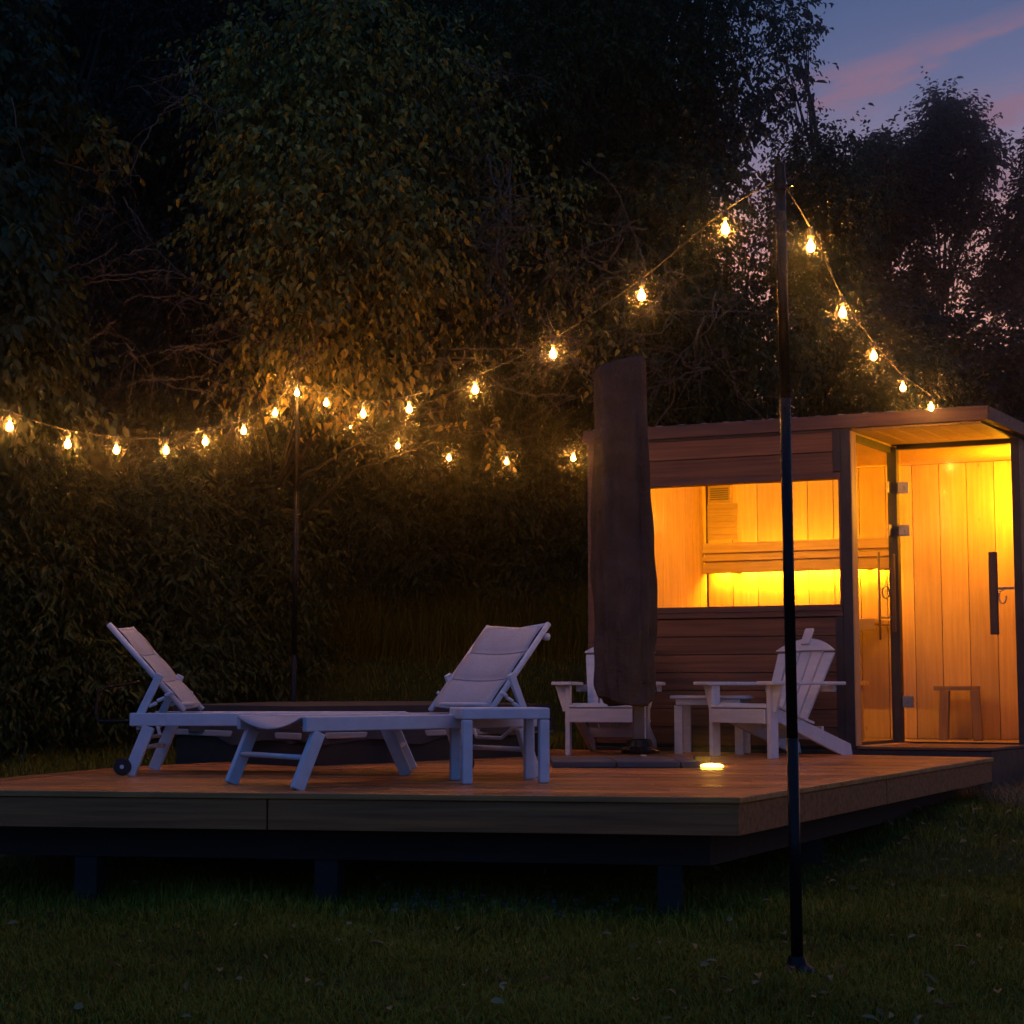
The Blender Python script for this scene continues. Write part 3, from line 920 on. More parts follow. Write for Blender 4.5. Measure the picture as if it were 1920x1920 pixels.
p0 = gz(1495, 1812, 0.0)
H = gy(1462, 297, p0.y).z
pa = make_pole(H)
zp = zground(p0.x, p0.y)
pa.location = (p0.x, p0.y, zp); pa.rotation_euler = (0, R(-.35), 0)
tops = [Vector((p0.x - .018, p0.y, zp + H - .06))]
pb_top = gy(558, 708, 11.2)
pbk = copy_tree(pa); pbk.rotation_euler = (0, 0, 0); pbk.location = (pb_top.x, 11.2, pb_top.z - H)
tops.append(Vector((pb_top.x, 11.2, pb_top.z - .06)))
G = 'black poles holding the string lights'
tag(pa, 'tall black metal pole planted in the lawn in front of the deck', 'light pole', G)
tag(pbk, 'slim dark pole behind the covered hot tub with string lights tied at its top', 'light pole', G)

# ---------------------------------------------------------------- string lights
BULB = [(.0115, .046), (.0125, .038), (.0155, .028), (.022, .013), (.0248, -.001), (.0228, -.014), (.016, -.023), (.005, -.027)]


def strand(label, pts, ends, sag=.02, drop=.085):
    """pts: bulb centres; the cable runs drop above them and on to the two ends"""
    root = Vector(ends[0])
    t = empty('string_light', root)
    tag(t, label, 'string lights', 'strands of warm string lights')
    hang = [Vector(ends[0])] + [p + Vector((0, 0, drop)) for p in pts] + [Vector(e) for e in ends[1:]]
    path = []
    for i in range(len(hang) - 1):
        a, c = hang[i], hang[i + 1]
        p_, n_ = hang[max(0, i - 1)], hang[min(len(hang) - 1, i + 2)]
        for k in range(6):
            u = k / 6
            q = .5 * ((2 * a) + (c - p_) * u + (2 * p_ - 5 * a + 4 * c - n_) * u * u + (-p_ + 3 * a - 3 * c + n_) * u ** 3)
            path.append(q - root)
    path.append(hang[-1] - root)
    m = MB(); m.tube(path, .0029, 6); m.build('cable', M['rubber'], t, 0, True)
    for p in pts:
        m = MB(); q = p - root
        tl_ = random.uniform(-.006, .006)
        m.lathe([(r, z) for r, z in BULB], 14, q); bo = m.build('bulb', M['bulb'], t, 0, True)
        m = MB(); m.lathe([(.003, .034), (.005, .026), (.009, .017), (.0145, .008), (.0175, -.002), (.0155, -.011), (.0095, -.018), (.003, -.021)], 12, q); m.build('filament', M['filament'], bo, 0, True)
        m = MB(); m.lathe([(.0125, .044), (.0155, .048), (.0155, .080), (.006, .086)], 10, q); m.tube([q + Vector((tl_, 0, .086)), q + Vector((0, 0, drop))], .004, 5)
        m.build('socket', M['rubber'], bo, 0, True)
    return t


s1 = [((557, 737), 11.13), ((516, 775), 10.6), ((457, 808), 10.15), ((385, 828), 9.7), ((311, 845), 9.25), ((218, 844), 8.8), ((127, 833), 8.35), ((18, 800), 7.9)]
w1 = [gy(*a, y) for a, y in s1]
strand('strand of warm bulbs dipping from the back pole out past the left edge', w1, [tops[1], w1[-1] + Vector((-.36, -.40, .22)), w1[-1] + Vector((-.75, -.85, .62))])
s2 = [((612, 756), 10.4), ((681, 776), 9.65), ((767, 767), 8.92), ((891, 731), 8.2), ((1037, 664), 7.48), ((1203, 555), 6.76), ((1360, 430), 6.05)]
strand('strand of warm bulbs rising from the back pole to the tall front pole', [gy(*a, y) for a, y in s2], [tops[1], tops[0]])
s3 = [((1520, 463), 6.15), ((1580, 587), 7.15), ((1638, 668), 8.15), ((1693, 727), 9.2), ((1746, 764), 10.3)]
W = lambda u, v, z: O + X(Vector((u, v, z)))
strand('strand of warm bulbs falling from the tall front pole to the sauna roof', [gy(*a, y) for a, y in s3], [tops[0], W(2.85, -.022, 3.197), W(UE + .03, -.022, 3.198)])
s4 = [((1075, 859), 11.9), ((950, 866), 12.3), ((842, 859), 12.75), ((746, 836), 13.2), ((659, 801), 14.0)]
w4 = [gy(*a, y) for a, y in s4]
strand('short strand of smaller warm bulbs running from the sauna corner into the trees', w4, [W(-.02, .05, 3.02), gy(600, 752, 14.6)])

# ---------------------------------------------------------------- vegetation
def limb_mesh(paths):
    m = MB()
    for pts, r0, r1 in paths:
        n = len(pts); m.tube(pts, [r0 + (r1 - r0) * i / max(1, n - 1) for i in range(n)], 7)
    return m


def foliage(lobes, n, leaf, rng, droop=.5, per=8, twig=.34, up=.0, shell=.35, wid=.42):
    """leaves along short twigs spread through the lobes' volume"""
    w = np.array([l[3] ** 2.2 for l in lobes]); w /= w.sum()
    idx = rng.choice(len(lobes), n, p=w)
    c = np.array([[l[0], l[1], l[2]] for l in lobes])[idx]; r = np.array([l[3] for l in lobes])[idx]
    d = nrm(rng.normal(size=(n, 3)))
    rad = r * (shell + (1.08 - shell) * rng.random(n) ** .6) * (1 + .25 * np.sin(5 * d[:, 0] + 3 * c[:, 0]) * np.sin(4 * d[:, 2] + c[:, 2]))
    base = c + d * rad[:, None] * np.array([1, .85, 1])
    td = nrm(d * .9 + rng.normal(size=(n, 3)) * .55 + np.array([0, 0, up - droop * .6]))
    k = np.arange(per)
    tl = twig * (.6 + .8 * rng.random(n))
    b = base[:, None, :] + td[:, None, :] * (tl[:, None] * (k / per)[None, :])[:, :, None]
    b[:, :, 2] -= droop * .25 * (tl[:, None] * ((k / per) ** 2)[None, :])
    side = nrm(np.cross(td, np.array([0, 0, 1.0])) + 1e-4)
    sg = np.where(k % 2 == 0, 1.0, -1.0)
    ld = td[:, None, :] * .55 + side[:, None, :] * sg[None, :, None] * .75 + rng.normal(size=(n, per, 3)) * .25
    ld[:, :, 2] -= droop
    ld = nrm(ld).reshape(-1, 3)
    nn = nrm(rng.normal(size=(n * per, 3)) * .6 + np.array([0, -.55, .75]))
    L = leaf * (.45 + .95 * rng.random(n * per)); Wd = L * wid * (1 + .4 * rng.random(n * per))
    return leaf_arrays(b.reshape(-1, 3), ld, nn, L, Wd)


def tree(name, label, cat, group, base, lobes, n, leaf, mat, trunk_r=.12, seed=0, **kw):
    rng = np.random.default_rng(seed)
    base = Vector(base); base.z = zground(base.x, base.y) - .05
    t = empty(name, base); tag(t, label, cat, group)
    lo = [(l[0] - base.x, l[1] - base.y, l[2] - base.z, l[3]) for l in lobes]
    Vv, Q = foliage(lo, n, leaf, rng, **kw)
    np_mesh('crown', Vv, Q, mat, t)
    rr = random.Random(seed)
    ctr = sum((Vector(l[:3]) for l in lo), Vector()) / len(lo)
    zt = max(l[2] for l in lo)
    tp = Vector((ctr.x, ctr.y, zt * .8)); trunk = []
    for i in range(9):
        f = i / 8
        q = Vector((0, 0, 0)).lerp(tp, f); q += Vector((rr.uniform(-.1, .1), rr.uniform(-.1, .1), 0)) * (0 < i < 8)
        trunk.append(q)
    m = limb_mesh([(trunk, trunk_r, trunk_r * .25)])
    for l in lo:
        e = Vector(l[:3]); f = min(.95, max(.15, (e.z / max(.1, tp.z)) * .7))
        s = trunk[int(f * 8)]
        mid = s.lerp(e, .5) + Vector((rr.uniform(-.15, .15), rr.uniform(-.15, .15), rr.uniform(0, .25)))
        pts = [s, s.lerp(mid, .5) + Vector((0, 0, .05)), mid, mid.lerp(e, .5), e]
        m2 = MB(); m2.tube(pts, [trunk_r * .38, trunk_r * .3, trunk_r * .22, trunk_r * .14, trunk_r * .06], 6); m.add(m2.v, m2.f)
        for _ in range(3):
            e2 = e + Vector((rr.gauss(0, 1), rr.gauss(0, 1), rr.gauss(0, .8))).normalized() * l[3] * .9
            m2 = MB(); m2.tube([mid.lerp(e, .6), mid.lerp(e2, .7), e2], [trunk_r * .12, trunk_r * .08, trunk_r * .03], 5); m.add(m2.v, m2.f)
    m.build('trunk', M['bark'], t, 0, True)
    return t


def L(*items, Y=None):
    out = []
    for it in items:
        px, py, y, r = it
        p = gy(px, py, y); out.append((p.x, p.y, p.z, r))
    return out


def grid_lobes(x0, x1, y0, y1, Y, r, n, seed, dy=.8):
    rr = random.Random(seed)
    out = []
    for i in range(n):
        p = gy(rr.uniform(x0, x1), y0 + (y1 - y0) * (i + rr.random()) / n, Y + rr.uniform(-dy, dy))
        out.append((p.x, p.y, p.z, r * rr.uniform(.7, 1.25)))
    return out


def at(px, Y): return gy(px, 1295, Y)


GT = 'trees behind the deck'
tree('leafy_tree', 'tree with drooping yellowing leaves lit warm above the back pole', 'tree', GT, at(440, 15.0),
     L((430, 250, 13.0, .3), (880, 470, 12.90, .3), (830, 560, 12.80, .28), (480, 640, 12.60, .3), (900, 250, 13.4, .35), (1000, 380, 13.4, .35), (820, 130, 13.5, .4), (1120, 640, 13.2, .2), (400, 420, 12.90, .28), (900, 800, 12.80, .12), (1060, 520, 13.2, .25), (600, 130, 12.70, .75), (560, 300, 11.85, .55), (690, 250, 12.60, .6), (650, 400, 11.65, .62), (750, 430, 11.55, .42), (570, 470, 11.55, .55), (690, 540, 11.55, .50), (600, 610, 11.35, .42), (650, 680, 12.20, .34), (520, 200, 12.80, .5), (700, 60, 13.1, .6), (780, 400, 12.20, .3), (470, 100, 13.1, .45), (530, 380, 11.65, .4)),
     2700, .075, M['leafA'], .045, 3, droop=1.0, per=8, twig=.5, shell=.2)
tree('leafy_tree', 'leafy tree at the left edge of the photo with drooping bluish leaves', 'tree', GT, at(-120, 11.6),
     L((-20, 500, 11.2, .42), (30, 560, 11.2, .34), (10, 650, 11.3, .42), (60, 720, 11.5, .36), (-60, 400, 11.5, .5), (0, 300, 11.9, .36), (20, 150, 12.2, .4), (-30, 60, 12.3, .5), (60, 330, 12.0, .22)),
     1500, .10, M['leafC'], .09, 4, droop=1.0, twig=.4)
tree('slender_tree', 'thin sparse branch of leaves reaching right into the black gap at upper left', 'tree', GT, at(-160, 13),
     L((100, 215, 12.8, .16), (150, 245, 12.8, .16), (190, 270, 12.8, .15), (60, 190, 12.9, .16)), 90, .10, M['leafA'], .05, 5, droop=.9)
walls = [
    ('dark_tree', 'dark tree filling the top left corner behind the black gap', -120, 330, -160, 820, 16.5, .6, 26, M['leafD'], 6),
    ('dark_tree', 'dark tree just behind the yellowing tree with bare vines before it', 260, 640, -160, 900, 16.8, .62, 32, M['leafD'], 7),
    ('dark_tree', 'dark tree between the yellowing tree and the tangle of bare vines', 640, 980, -160, 900, 15.6, .55, 36, M['leafB'], 8),
    ('dark_tree', 'dark dense tree above the folded umbrella', 930, 1270, -160, 900, 16.2, .58, 36, M['leafB'], 9),
    ('dark_tree', 'tall dense tree behind the top of the front pole, edged by open sky', 1200, 1400, -160, 820, 16.6, .6, 34, M['leafC'], 10),
]
for nm, lab, x0, x1, y0, y1, Y, r, n, mt, sd in walls:
    tree(nm, lab, 'tree', GT, at((x0 + x1) / 2, Y + .3), grid_lobes(x0, x1, y0, y1, Y, r, n, sd), 4000, .064, mt, .12, sd, droop=.8, per=9, twig=.42, shell=.15)
tree('bushy_tree', 'bushy tree right of the front pole below the sky, over the sauna roof', 'tree', GT, at(1560, 17.5),
     grid_lobes(1480, 1600, 280, 420, 17, .34, 12, 21) + grid_lobes(1460, 1545, 420, 580, 17, .42, 9, 22) + grid_lobes(1480, 1740, 640, 800, 17, .42, 16, 23) + L((1475, 120, 17, .3), (1475, 30, 17, .36), (1510, 70, 17, .16), (1480, 200, 17, .25), (1585, 255, 17, .2), (1640, 280, 17, .16), (1660, 320, 17, .2)),
     4200, .065, M['leafC'], .11, 12, droop=.6, twig=.34, shell=.2)
tree('tall_far_tree', 'airy far tree standing against the pink sky at upper right', 'tree', GT, at(1775, 34),
     L((1765, 200, 34, .38), (1785, 225, 34, .4), (1725, 255, 34, .36), (1760, 270, 34, .4), (1822, 250, 34, .4), (1700, 300, 34, .4), (1770, 320, 34, .45), (1845, 290, 34, .3), (1830, 330, 34, .3), (1725, 350, 34, .5), (1668, 330, 34, .35), (1800, 385, 34, .4), (1690, 380, 34, .34), (1850, 290, 34, .3), (1640, 400, 34, .4), (1755, 405, 34, .3), (1690, 450, 34, .16), (1620, 480, 34, .3), (1800, 500, 34, .3), (1740, 545, 34, .3), (1860, 530, 34, .4), (1830, 400, 34, .35), (1880, 440, 34, .3), (1790, 440, 34, .25), (1860, 480, 34, .25)),
     2700, .13, M['leafD'], .09, 13, droop=.5, twig=.6, shell=.0)
tree('tall_far_tree', 'blurred bluish far tree between the bushy tree and the airy one', 'tree', GT, at(1690, 31),
     L((1650, 300, 31, .5), (1610, 350, 31, .5), (1690, 340, 31, .5), (1640, 390, 31, .5), (1700, 410, 31, .35), (1600, 440, 31, .4), (1660, 460, 31, .3), (1720, 500, 31, .3), (1620, 530, 31, .4), (1690, 560, 31, .4)),
     2600, .13, M['leafD'], .10, 17, droop=.5, twig=.5, shell=.0)
tree('tall_far_tree', 'far tree cut by the right edge of the photo with orange sky through it', 'tree', GT, at(1945, 32),
     L((1945, 340, 32, .4), (1930, 385, 32, .3), (1915, 440, 32, .22), (1950, 460, 32, .6), (1920, 500, 32, .3), (1960, 400, 32, .7), (1925, 550, 32, .5), (1965, 280, 32, .5)),
     1300, .14, M['leafD'], .13, 14, droop=.5, twig=.5)
tree('dark_thicket', 'low dark thicket at the right behind the sauna roof', 'shrub', 'shrubs behind the deck', at(1840, 24),
     grid_lobes(1640, 1960, 660, 900, 24, .95, 20, 31), 2900, .14, M['leafD'], .12, 15, droop=.5, twig=.5)
tree('dark_thicket', 'dark thicket below the orange gap in the far trees', 'shrub', 'shrubs behind the deck', at(1700, 28),
     grid_lobes(1540, 1960, 620, 760, 28, .6, 18, 32), 1800, .14, M['leafD'], .12, 16, droop=.5, twig=.5)
GS = 'shrubs behind the deck'
sh = [
    ('arching_shrub', 'dense leafy shrub at far left below the string lights', -60, 180, 890, 1330, 12.3, .30, 24, 41, 2600),
    ('arching_shrub', 'arching shrub behind the raised backrest of the left lounger', 150, 380, 960, 1300, 12.9, .30, 24, 42, 2600),
    ('arching_shrub', 'dark shrub just left of the back pole, under the dip of the lights', 360, 560, 940, 1250, 14.2, .30, 22, 43, 2300),
    ('arching_shrub', 'rounded shrub right of the back pole', 560, 800, 880, 1150, 16.2, .34, 24, 44, 2500),
    ('arching_shrub', 'dark shrub between the back pole and the sauna, above the tall grass', 780, 1000, 880, 1110, 16.4, .34, 22, 45, 2300),
    ('arching_shrub', 'shrub against the left corner of the sauna', 960, 1160, 860, 1100, 16.4, .34, 22, 46, 2200),
    ('arching_shrub', 'leafy mass rising just above the sauna roof left of the front pole', 1180, 1480, 560, 840, 16.0, .4, 20, 47, 2300),
]
for nm, lab, x0, x1, y0, y1, Y, r, n, sd, cnt in sh:
    tree(nm, lab, 'shrub', GS, at((x0 + x1) / 2, Y + .2), grid_lobes(x0, x1, y0, y1, Y, r, n, sd, .95), int(cnt * .85), .075, M['leafB'] if sd % 2 else M['leafC'], .05, sd, droop=.8, twig=.42, wid=.3, shell=.1)
# leaf mass on the added hill behind everything, one piece
rng = np.random.default_rng(99)
lob = grid_lobes(-250, 1300, -200, 1150, 20.3, 1.4, 150, 77, 1.4)
lob = [l for l in lob if l[2] > zground(l[0], l[1]) - .5]
Vv, Q = foliage(lob, 9000, .19, rng, droop=.6, per=7, twig=.7)
tag(np_mesh('woodland', Vv, Q, M['leafD']), kind='stuff')

# bare vines and twigs
def vine(label, stems, seed, r=.008):
    stems = [[(a_, c_, y_ - .95) for a_, c_, y_ in q_] for q_ in stems]; r *= .85
    rr = random.Random(seed)
    p0_ = gy(*stems[0][0]); t = empty('bare_vine', p0_); tag(t, label, 'vine', 'bare vines and twigs in front of the trees')
    for st_ in stems:
        m = MB()
        K = [gy(*q) - p0_ for q in st_]
        pts = []
        for i in range(len(K) - 1):
            for k in range(8):
                u = k / 8
                a, c = K[i], K[i + 1]; p_, n_ = K[max(0, i - 1)], K[min(len(K) - 1, i + 2)]
                q = .5 * ((2 * a) + (c - p_) * u + (2 * p_ - 5 * a + 4 * c - n_) * u * u + (-p_ + 3 * a - 3 * c + n_) * u ** 3)
                pts.append(q + Vector((rr.gauss(0, .006), rr.gauss(0, .012), rr.gauss(0, .006))))
        pts.append(K[-1])
        n = len(pts); m.tube(pts, [r * (1.15 - .95 * i / n) for i in range(n)], 6)
        for _ in range(len(K) * 2):
            i = rr.randrange(2, n - 1); d = Vector((rr.gauss(0, 1), rr.gauss(0, .5), rr.gauss(-.1, .8))).normalized()
            ln = rr.uniform(.12, .5); b_ = pts[i]
            tw = [b_, b_ + d * ln * .5 + Vector((rr.gauss(0, .03), 0, rr.gauss(0, .03))), b_ + d * ln + Vector((0, 0, rr.uniform(-.12, .06)))]
            m.tube(tw, [r * .5, r * .38, r * .2], 5)
        m.build('stem', M['vine'], t, 0, True)


def tangle(cx, cy, w, h, Y, n, seed):
    rr = random.Random(seed); out = []
    for _ in range(n):
        x, y = cx + rr.uniform(-w, w) * .7, cy + rr.uniform(-h, h) * .7; a = rr.uniform(0, 6.28)
        st_ = []
        for k in range(rr.randint(4, 6)):
            st_.append((x, y, Y + rr.uniform(-.25, .25)))
            a += rr.gauss(0, .6); x += math.cos(a) * w * .34; y += abs(math.sin(a)) * h * .30 * rr.choice((1, 1, -.4))
        out.append(st_)
    return out


vine('long bare branch arching down through the black gap at upper left', [[(362, 160, 13.0), (358, 175, 13.0), (310, 205, 13.0), (275, 260, 13.0), (245, 320, 13.0), (195, 375, 13.1)], [(362, 160, 13.0), (350, 120, 13.1), (330, 85, 13.2)], [(365, 180, 13), (400, 205, 13), (430, 215, 13)], [(345, 135, 13), (300, 150, 13.1), (260, 165, 13.2)]], 1, .011)
vine('bare twigs sweeping sideways in a long low arch at the left', [[(60, 530, 12.9), (150, 520, 12.8), (250, 512, 12.7), (320, 508, 12.7), (370, 530, 12.7), (430, 555, 12.6), (470, 568, 12.6)], [(90, 545, 12.9), (200, 525, 12.8), (300, 522, 12.8), (400, 515, 12.8)], [(240, 475, 12.9), (290, 468, 12.9), (330, 505, 12.8)], [(60, 490, 13), (100, 470, 13), (110, 430, 13)]], 2, .009)
vine('thin bare stems hanging in the dark at far left', [[(20, 180, 12.6), (45, 300, 12.6), (80, 390, 12.7), (120, 450, 12.7), (130, 480, 12.7)], [(100, 300, 13), (170, 320, 13), (230, 315, 13), (260, 270, 13)], [(230, 370, 13), (265, 420, 13), (290, 460, 13)]] + tangle(200, 420, 120, 110, 13.0, 6, 5), 3, .007)
vine('tangle of bare twigs around the top of the back pole', tangle(540, 620, 110, 90, 12.4, 7, 6) + [[(556, 700, 11.9), (575, 660, 12), (600, 630, 12.1), (590, 560, 12.3)], [(530, 735, 11.8), (548, 700, 11.9), (553, 660, 12), (530, 600, 12.2)]], 4, .007)
vine('thick twisted vine hanging down the middle of the trees', [[(915, 290, 13.6), (930, 350, 13.6), (952, 330, 13.6), (955, 420, 13.6), (945, 480, 13.6), (953, 560, 13.6), (970, 610, 13.6), (968, 660, 13.6)], [(940, 310, 13.6), (958, 370, 13.7), (935, 440, 13.6), (950, 500, 13.6), (930, 600, 13.6)], [(990, 420, 13.5), (960, 450, 13.6), (930, 470, 13.6)], [(920, 380, 13.5), (950, 360, 13.5), (960, 300, 13.6)]] + tangle(950, 450, 60, 160, 13.6, 7, 7), 5, .013)
vine('loose bare twigs between the strands of bulbs in the middle', tangle(820, 720, 170, 110, 13.4, 9, 8), 6, .007)
vine('bare twigs crossing the trees above the umbrella', tangle(1110, 520, 150, 170, 13.8, 14, 9) + [[(1090, 300, 14), (1150, 350, 14), (1190, 440, 14), (1195, 500, 14), (1215, 560, 14)]], 7, .008)
vine('bare twigs hanging beside the front pole', tangle(1330, 600, 130, 160, 14.2, 12, 10), 8, .008)
vine('reddish bare twigs at the left above the dip of the lights', tangle(330, 640, 170, 120, 12.6, 9, 11), 9, .007)
vine('pale twigs high in the middle of the trees', tangle(820, 190, 160, 150, 14.0, 10, 12), 10, .007)

# ---------------------------------------------------------------- grass
def blades(pts, h, w, lean, rng):
    n = len(pts); a = rng.random(n) * 6.283
    d = np.stack([np.cos(a), np.sin(a), np.zeros(n)], 1); s = np.stack([-np.sin(a), np.cos(a), np.zeros(n)], 1)
    h = h[:, None]; w = w[:, None]; l = lean[:, None]; z = np.array([[0, 0, 1.0]])
    b0_, b1_ = pts - s * w, pts + s * w
    m0, m1 = pts + z * h * .6 + d * h * l * .4 - s * w * .7, pts + z * h * .6 + d * h * l * .4 + s * w * .7
    t0_ = pts + z * h * (1 - .25 * l) + d * h * l * 1.1
    t1_ = t0_ + s * w * .15
    Vv = np.stack([b0_, b1_, m1, m0, t1_, t0_], 1).reshape(-1, 3)
    i = (np.arange(n) * 6)[:, None]
    return Vv, np.concatenate([i + np.array([[0, 1, 2, 3]]), i + np.array([[3, 2, 4, 5]])], 0)


def scatter(n, x0, x1, y0, y1, rng, keep):
    x = rng.uniform(x0, x1, n); y = rng.uniform(y0, y1, n)
    k = np.array([keep(a, c) for a, c in zip(x, y)])
    x, y = x[k], y[k]
    return np.stack([x, y, np.array([zground(a, c) for a, c in zip(x, y)])], 1)


def inside_poly(x, y, poly):
    p = Vector((x, y))
    for i in range(len(poly)):
        a, c = poly[i], poly[(i + 1) % len(poly)]
        e = c - a
        if e.x * (p.y - a.y) - e.y * (p.x - a.x) < 0: return False
    return True


deep = inset(POLY, .9)
rng = np.random.default_rng(5)
def lawn_ok(x, y):
    if abs(x) > .40 * y + .3: return False
    if inside_poly(x, y, deep): return False
    q = (Vector((x, y, 0)) - O); 
    u = (q.x * V.y - q.y * V.x) / (U.x * V.y - U.y * V.x); v = (U.x * q.y - U.y * q.x) / (U.x * V.y - U.y * V.x)
    return not (-.05 < u < 3.2 and -.05 < v < 2.1)
P1 = scatter(150000, -3, 3, 4.1, 7.6, rng, lawn_ok)
P2 = scatter(90000, -4, 5.5, 7.6, 13, rng, lawn_ok)
P3 = scatter(50000, -6.5, 4, 13, 17.5, rng, lawn_ok)
Pn = np.concatenate([P1, P2, P3], 0)
clump = .5 + .5 * np.sin(Pn[:, 0] * 3.1 + 1.3 * np.sin(Pn[:, 1] * 2.3)) * np.sin(Pn[:, 1] * 4.2 + Pn[:, 0])
far = np.clip((Pn[:, 1] - 7) / 6, 0, 1)
h = (.014 + .018 * clump + .018 * rng.random(len(Pn))) * (1 + 1.2 * far)
Vv, Q = blades(Pn, h, .0016 + .0012 * rng.random(len(Pn)) + .0012 * far, .3 + .8 * rng.random(len(Pn)), rng)
tag(np_mesh('lawn_grass', Vv, Q, M['grass']), kind='stuff')
# longer grass along the foot of the deck and at the wood's edge
Pa = scatter(16000, -3.2, 2.4, 6.0, 7.3, rng, lambda x, y: lawn_ok(x, y) and abs((Vector((x, y)) - DA).dot(vd) - .1) < .55)
Pb = scatter(30000, -3, 2.2, 14.6, 17.5, rng, lambda x, y: abs(x) < .4 * y)
Pc = scatter(9000, 3.2, 5.2, 9.2, 12.0, rng, lambda x, y: lawn_ok(x, y) and x > 3.3)
Pt = np.concatenate([Pa, Pb], 0)
h = np.concatenate([.03 + .07 * rng.random(len(Pa)), .15 + .4 * rng.random(len(Pb))])
Vv, Q = blades(Pt, h, .0018 + .006 * h, .25 + .8 * rng.random(len(Pt)), rng)
tag(np_mesh('tall_grass', Vv, Q, M['grass']), kind='stuff')
Vv, Q = blades(Pc, .06 + .14 * rng.random(len(Pc)), .0018 + .0012 * rng.random(len(Pc)), .5 + .9 * rng.random(len(Pc)), rng)
tag(np_mesh('dry_grass', Vv, Q, M['drygrass']), kind='stuff')
# pale gravel patch under the deck edge
m = MB(); rr = random.Random(4)
g0 = gz(900, 1690, 0.0)
for _ in range(420):
    x = g0.x + rr.gauss(0, .30); y = g0.y + rr.gauss(0, .16); s = rr.uniform(.006, .02)
    z = zground(x, y) + s * .4
    v8 = [Vector((x, y, z)) + Vector((a * s * rr.uniform(.5, 1.1), c * s * rr.uniform(.5, 1.1), e * s * rr.uniform(.35, .8))) for a, c, e in ((-1, -1, -1), (1, -1, -1), (1, 1, -1), (-1, 1, -1), (-1, -1, 1), (1, -1, 1), (1, 1, 1), (-1, 1, 1))]
    m.hexa(v8)
tag(m.build('gravel', M['stone'], sm=False), kind='stuff')

rng = np.random.default_rng(21)
Pl = scatter(900, -2.6, 4.6, 4.2, 10, rng, lambda x, y: lawn_ok(x, y) and (x > .4 or rng.random() < .35))
Pl[:, 2] += .02 + .02 * rng.random(len(Pl))
dd = nrm(np.concatenate([rng.normal(size=(len(Pl), 2)), .25 * rng.normal(size=(len(Pl), 1))], 1))
Vv, Q = leaf_arrays(Pl, dd, nrm(rng.normal(size=(len(Pl), 3)) * .35 + np.array([0, 0, 1.0])), .03 + .035 * rng.random(len(Pl)), .016 + .018 * rng.random(len(Pl)))
tag(np_mesh('fallen_leaves', Vv, Q, M['drygrass']), kind='stuff')

# ---------------------------------------------------------------- haze, added to make a glow around the bulbs
m = MB(); m.box((-45, -4, -1.2), (45, 62, 24))
hz = m.build('haze', bpy.data.materials.new('bulb_glow_haze')); tag(hz, kind='stuff')  # thin mist put in for the bulbs' halo
hm = hz.data.materials[0]; hm.use_nodes = True
hn = hm.node_tree; hn.nodes.remove(hn.nodes['Principled BSDF'])
pv = hn.nodes.new('ShaderNodeVolumePrincipled'); pv.inputs['Color'].default_value = (.9, .9, .92, 1); pv.inputs['Density'].default_value = .0065
pv.inputs['Anisotropy'].default_value = .985
hn.links.new(pv.outputs[0], hn.nodes['Material Output'].inputs['Volume'])

# ---------------------------------------------------------------- sky and light
w = bpy.data.worlds.new('World'); sc.world = w; w.use_nodes = True
nt = w.node_tree
SUN_AZ = R(24); SUN_EL = R(.5)
sky = nt.nodes.new('ShaderNodeTexSky'); sky.sky_type = 'NISHITA'; sky.sun_disc = False
sky.sun_elevation = SUN_EL; sky.sun_rotation = SUN_AZ; sky.ozone_density = 3
bg1 = nt.nodes['Background']; bg1.inputs[1].default_value = .10
nt.links.new(sky.outputs[0], bg1.inputs[0])
tc = nt.nodes.new('ShaderNodeTexCoord'); sp = nt.nodes.new('ShaderNodeSeparateXYZ'); nt.links.new(tc.outputs['Generated'], sp.inputs[0])


def mth(op, a, b_=0.0, c=None):
    n = nt.nodes.new('ShaderNodeMath'); n.operation = op
    for i, v in enumerate((a, b_, c)):
        if v is None: continue
        if isinstance(v, (int, float)): n.inputs[i].default_value = v
        else: nt.links.new(v, n.inputs[i])
    return n.outputs[0]


def sramp(fac, stops):
    r = ramp(nt, stops); nt.links.new(fac, r.inputs[0]); return r.outputs[0]


# dusk air: a blue dome, brighter overhead and away from the sunset, warm low towards it
up = sp.outputs['Z']
dome = sramp(up, [(0, (.09, .10, .17)), (.25, (.085, .11, .23)), (.45, (.06, .10, .24)), (1, (.055, .14, .36))])
away = mth('MULTIPLY_ADD', sp.outputs['Y'], -.5, .5)
domeb = mix(nt, 1.0, dome, sramp(away, [(0, (.6,) * 3), (.35, (.85, .9, .95)), (1, (.45, 1.28, 1.8))]), 'MULTIPLY')
toward = mth('ADD', mth('MULTIPLY', sp.outputs['X'], math.sin(SUN_AZ)), mth('MULTIPLY', sp.outputs['Y'], math.cos(SUN_AZ)))
tm = sramp(toward, [(.35, (0, 0, 0)), (.92, (1, 1, 1))])
glow = sramp(up, [(0, (.85, .24, .05)), (.24, (.75, .27, .075)), (.30, (.50, .20, .085)), (.345, (.20, .115, .11)), (.39, (.06, .05, .07)), (.46, (0, 0, 0))])
air = mix(nt, 1.0, domeb, mix(nt, 1.0, tm, glow, 'MULTIPLY'), 'ADD')
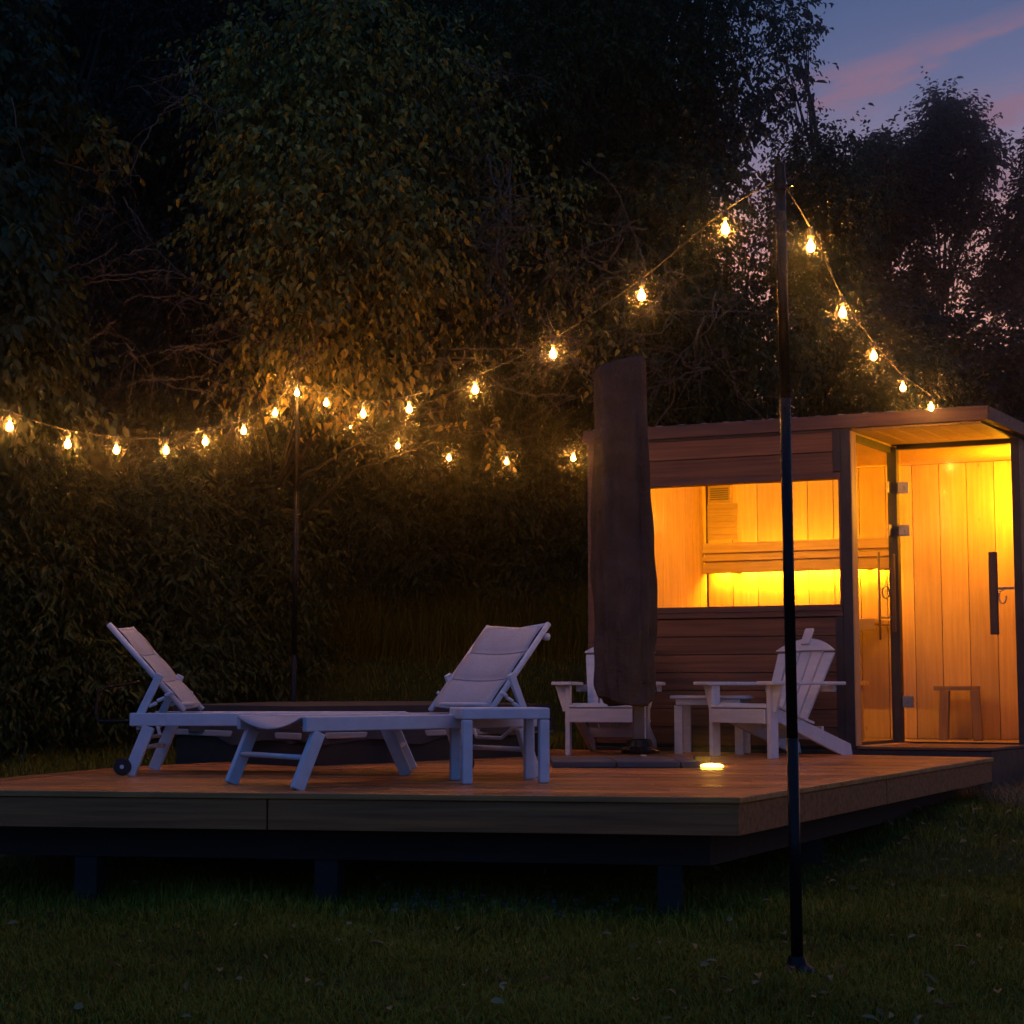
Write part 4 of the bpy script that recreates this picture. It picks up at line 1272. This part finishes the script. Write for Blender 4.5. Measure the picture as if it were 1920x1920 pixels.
# thin clouds lit pink from below; streaks lie along slanted bands
ya_ = mth('MAXIMUM', sp.outputs['Y'], .05)
ca2 = mth('DIVIDE', sp.outputs['X'], ya_); ce2 = mth('DIVIDE', up, ya_)
cx = nt.nodes.new('ShaderNodeCombineXYZ')
nt.links.new(mth('ADD', mth('MULTIPLY', ca2, 3.2), 0.0), cx.inputs[0])
sl_ = mth('SUBTRACT', ce2, mth('MULTIPLY', ca2, .30)); nt.links.new(mth('MULTIPLY', sl_, 14), cx.inputs[1])
n1_ = noise(nt, cx.outputs[0], 3.0, 6, .6)
bandpos = mth('ADD', sl_, mth('MULTIPLY_ADD', n1_, .09, -.045))


def band(c, wd):
    d = mth('DIVIDE', mth('SUBTRACT', bandpos, c), wd)
    return mth('POWER', 2.718, mth('MULTIPLY', mth('MULTIPLY', d, d), -1.0))


bands = mth('ADD', mth('ADD', band(.372, .014), mth('MULTIPLY', band(.322, .012), mth('GREATER_THAN', ca2, .30))), mth('MULTIPLY', band(.262, .014), .8))
cm = mth('MULTIPLY', bands, mth('MULTIPLY_ADD', n1_, 4.2, -1.5))
cmask = sramp(cm, [(.08, (0, 0, 0)), (.8, (1, 1, 1))])
full = mix(nt, cmask, air, (.235, .115, .16))
bg2 = nt.nodes.new('ShaderNodeBackground'); nt.links.new(full, bg2.inputs[0]); bg2.inputs[1].default_value = 1.0
ad = nt.nodes.new('ShaderNodeAddShader'); nt.links.new(bg1.outputs[0], ad.inputs[0]); nt.links.new(bg2.outputs[0], ad.inputs[1])
nt.links.new(ad.outputs[0], nt.nodes['World Output'].inputs[0])

sl = bpy.data.lights.new('sun', 'SUN'); sl.energy = .03; sl.angle = R(10); sl.color = (1, .8, .6)
so = bpy.data.objects.new('sun', sl); COL.objects.link(so)
sd_ = Vector((math.sin(SUN_AZ) * math.cos(SUN_EL), math.cos(SUN_AZ) * math.cos(SUN_EL), math.sin(SUN_EL)))
so.rotation_euler = sd_.to_track_quat('Z', 'Y').to_euler()

# ---------------------------------------------------------------- render settings
vs_ = sc.view_settings; sc.display_settings.display_device = 'sRGB'
vs_.view_transform = 'Standard'; vs_.look = 'None'; vs_.exposure = 0; vs_.gamma = 1; vs_.use_curve_mapping = False
cy = sc.cycles
cy.max_bounces = 6; cy.diffuse_bounces = 3; cy.glossy_bounces = 3; cy.transmission_bounces = 4; cy.transparent_max_bounces = 12; cy.volume_bounces = 0
cy.use_denoising = True; cy.sample_clamp_indirect = 4; cy.sample_clamp_direct = 0
cy.caustics_reflective = False; cy.caustics_refractive = False
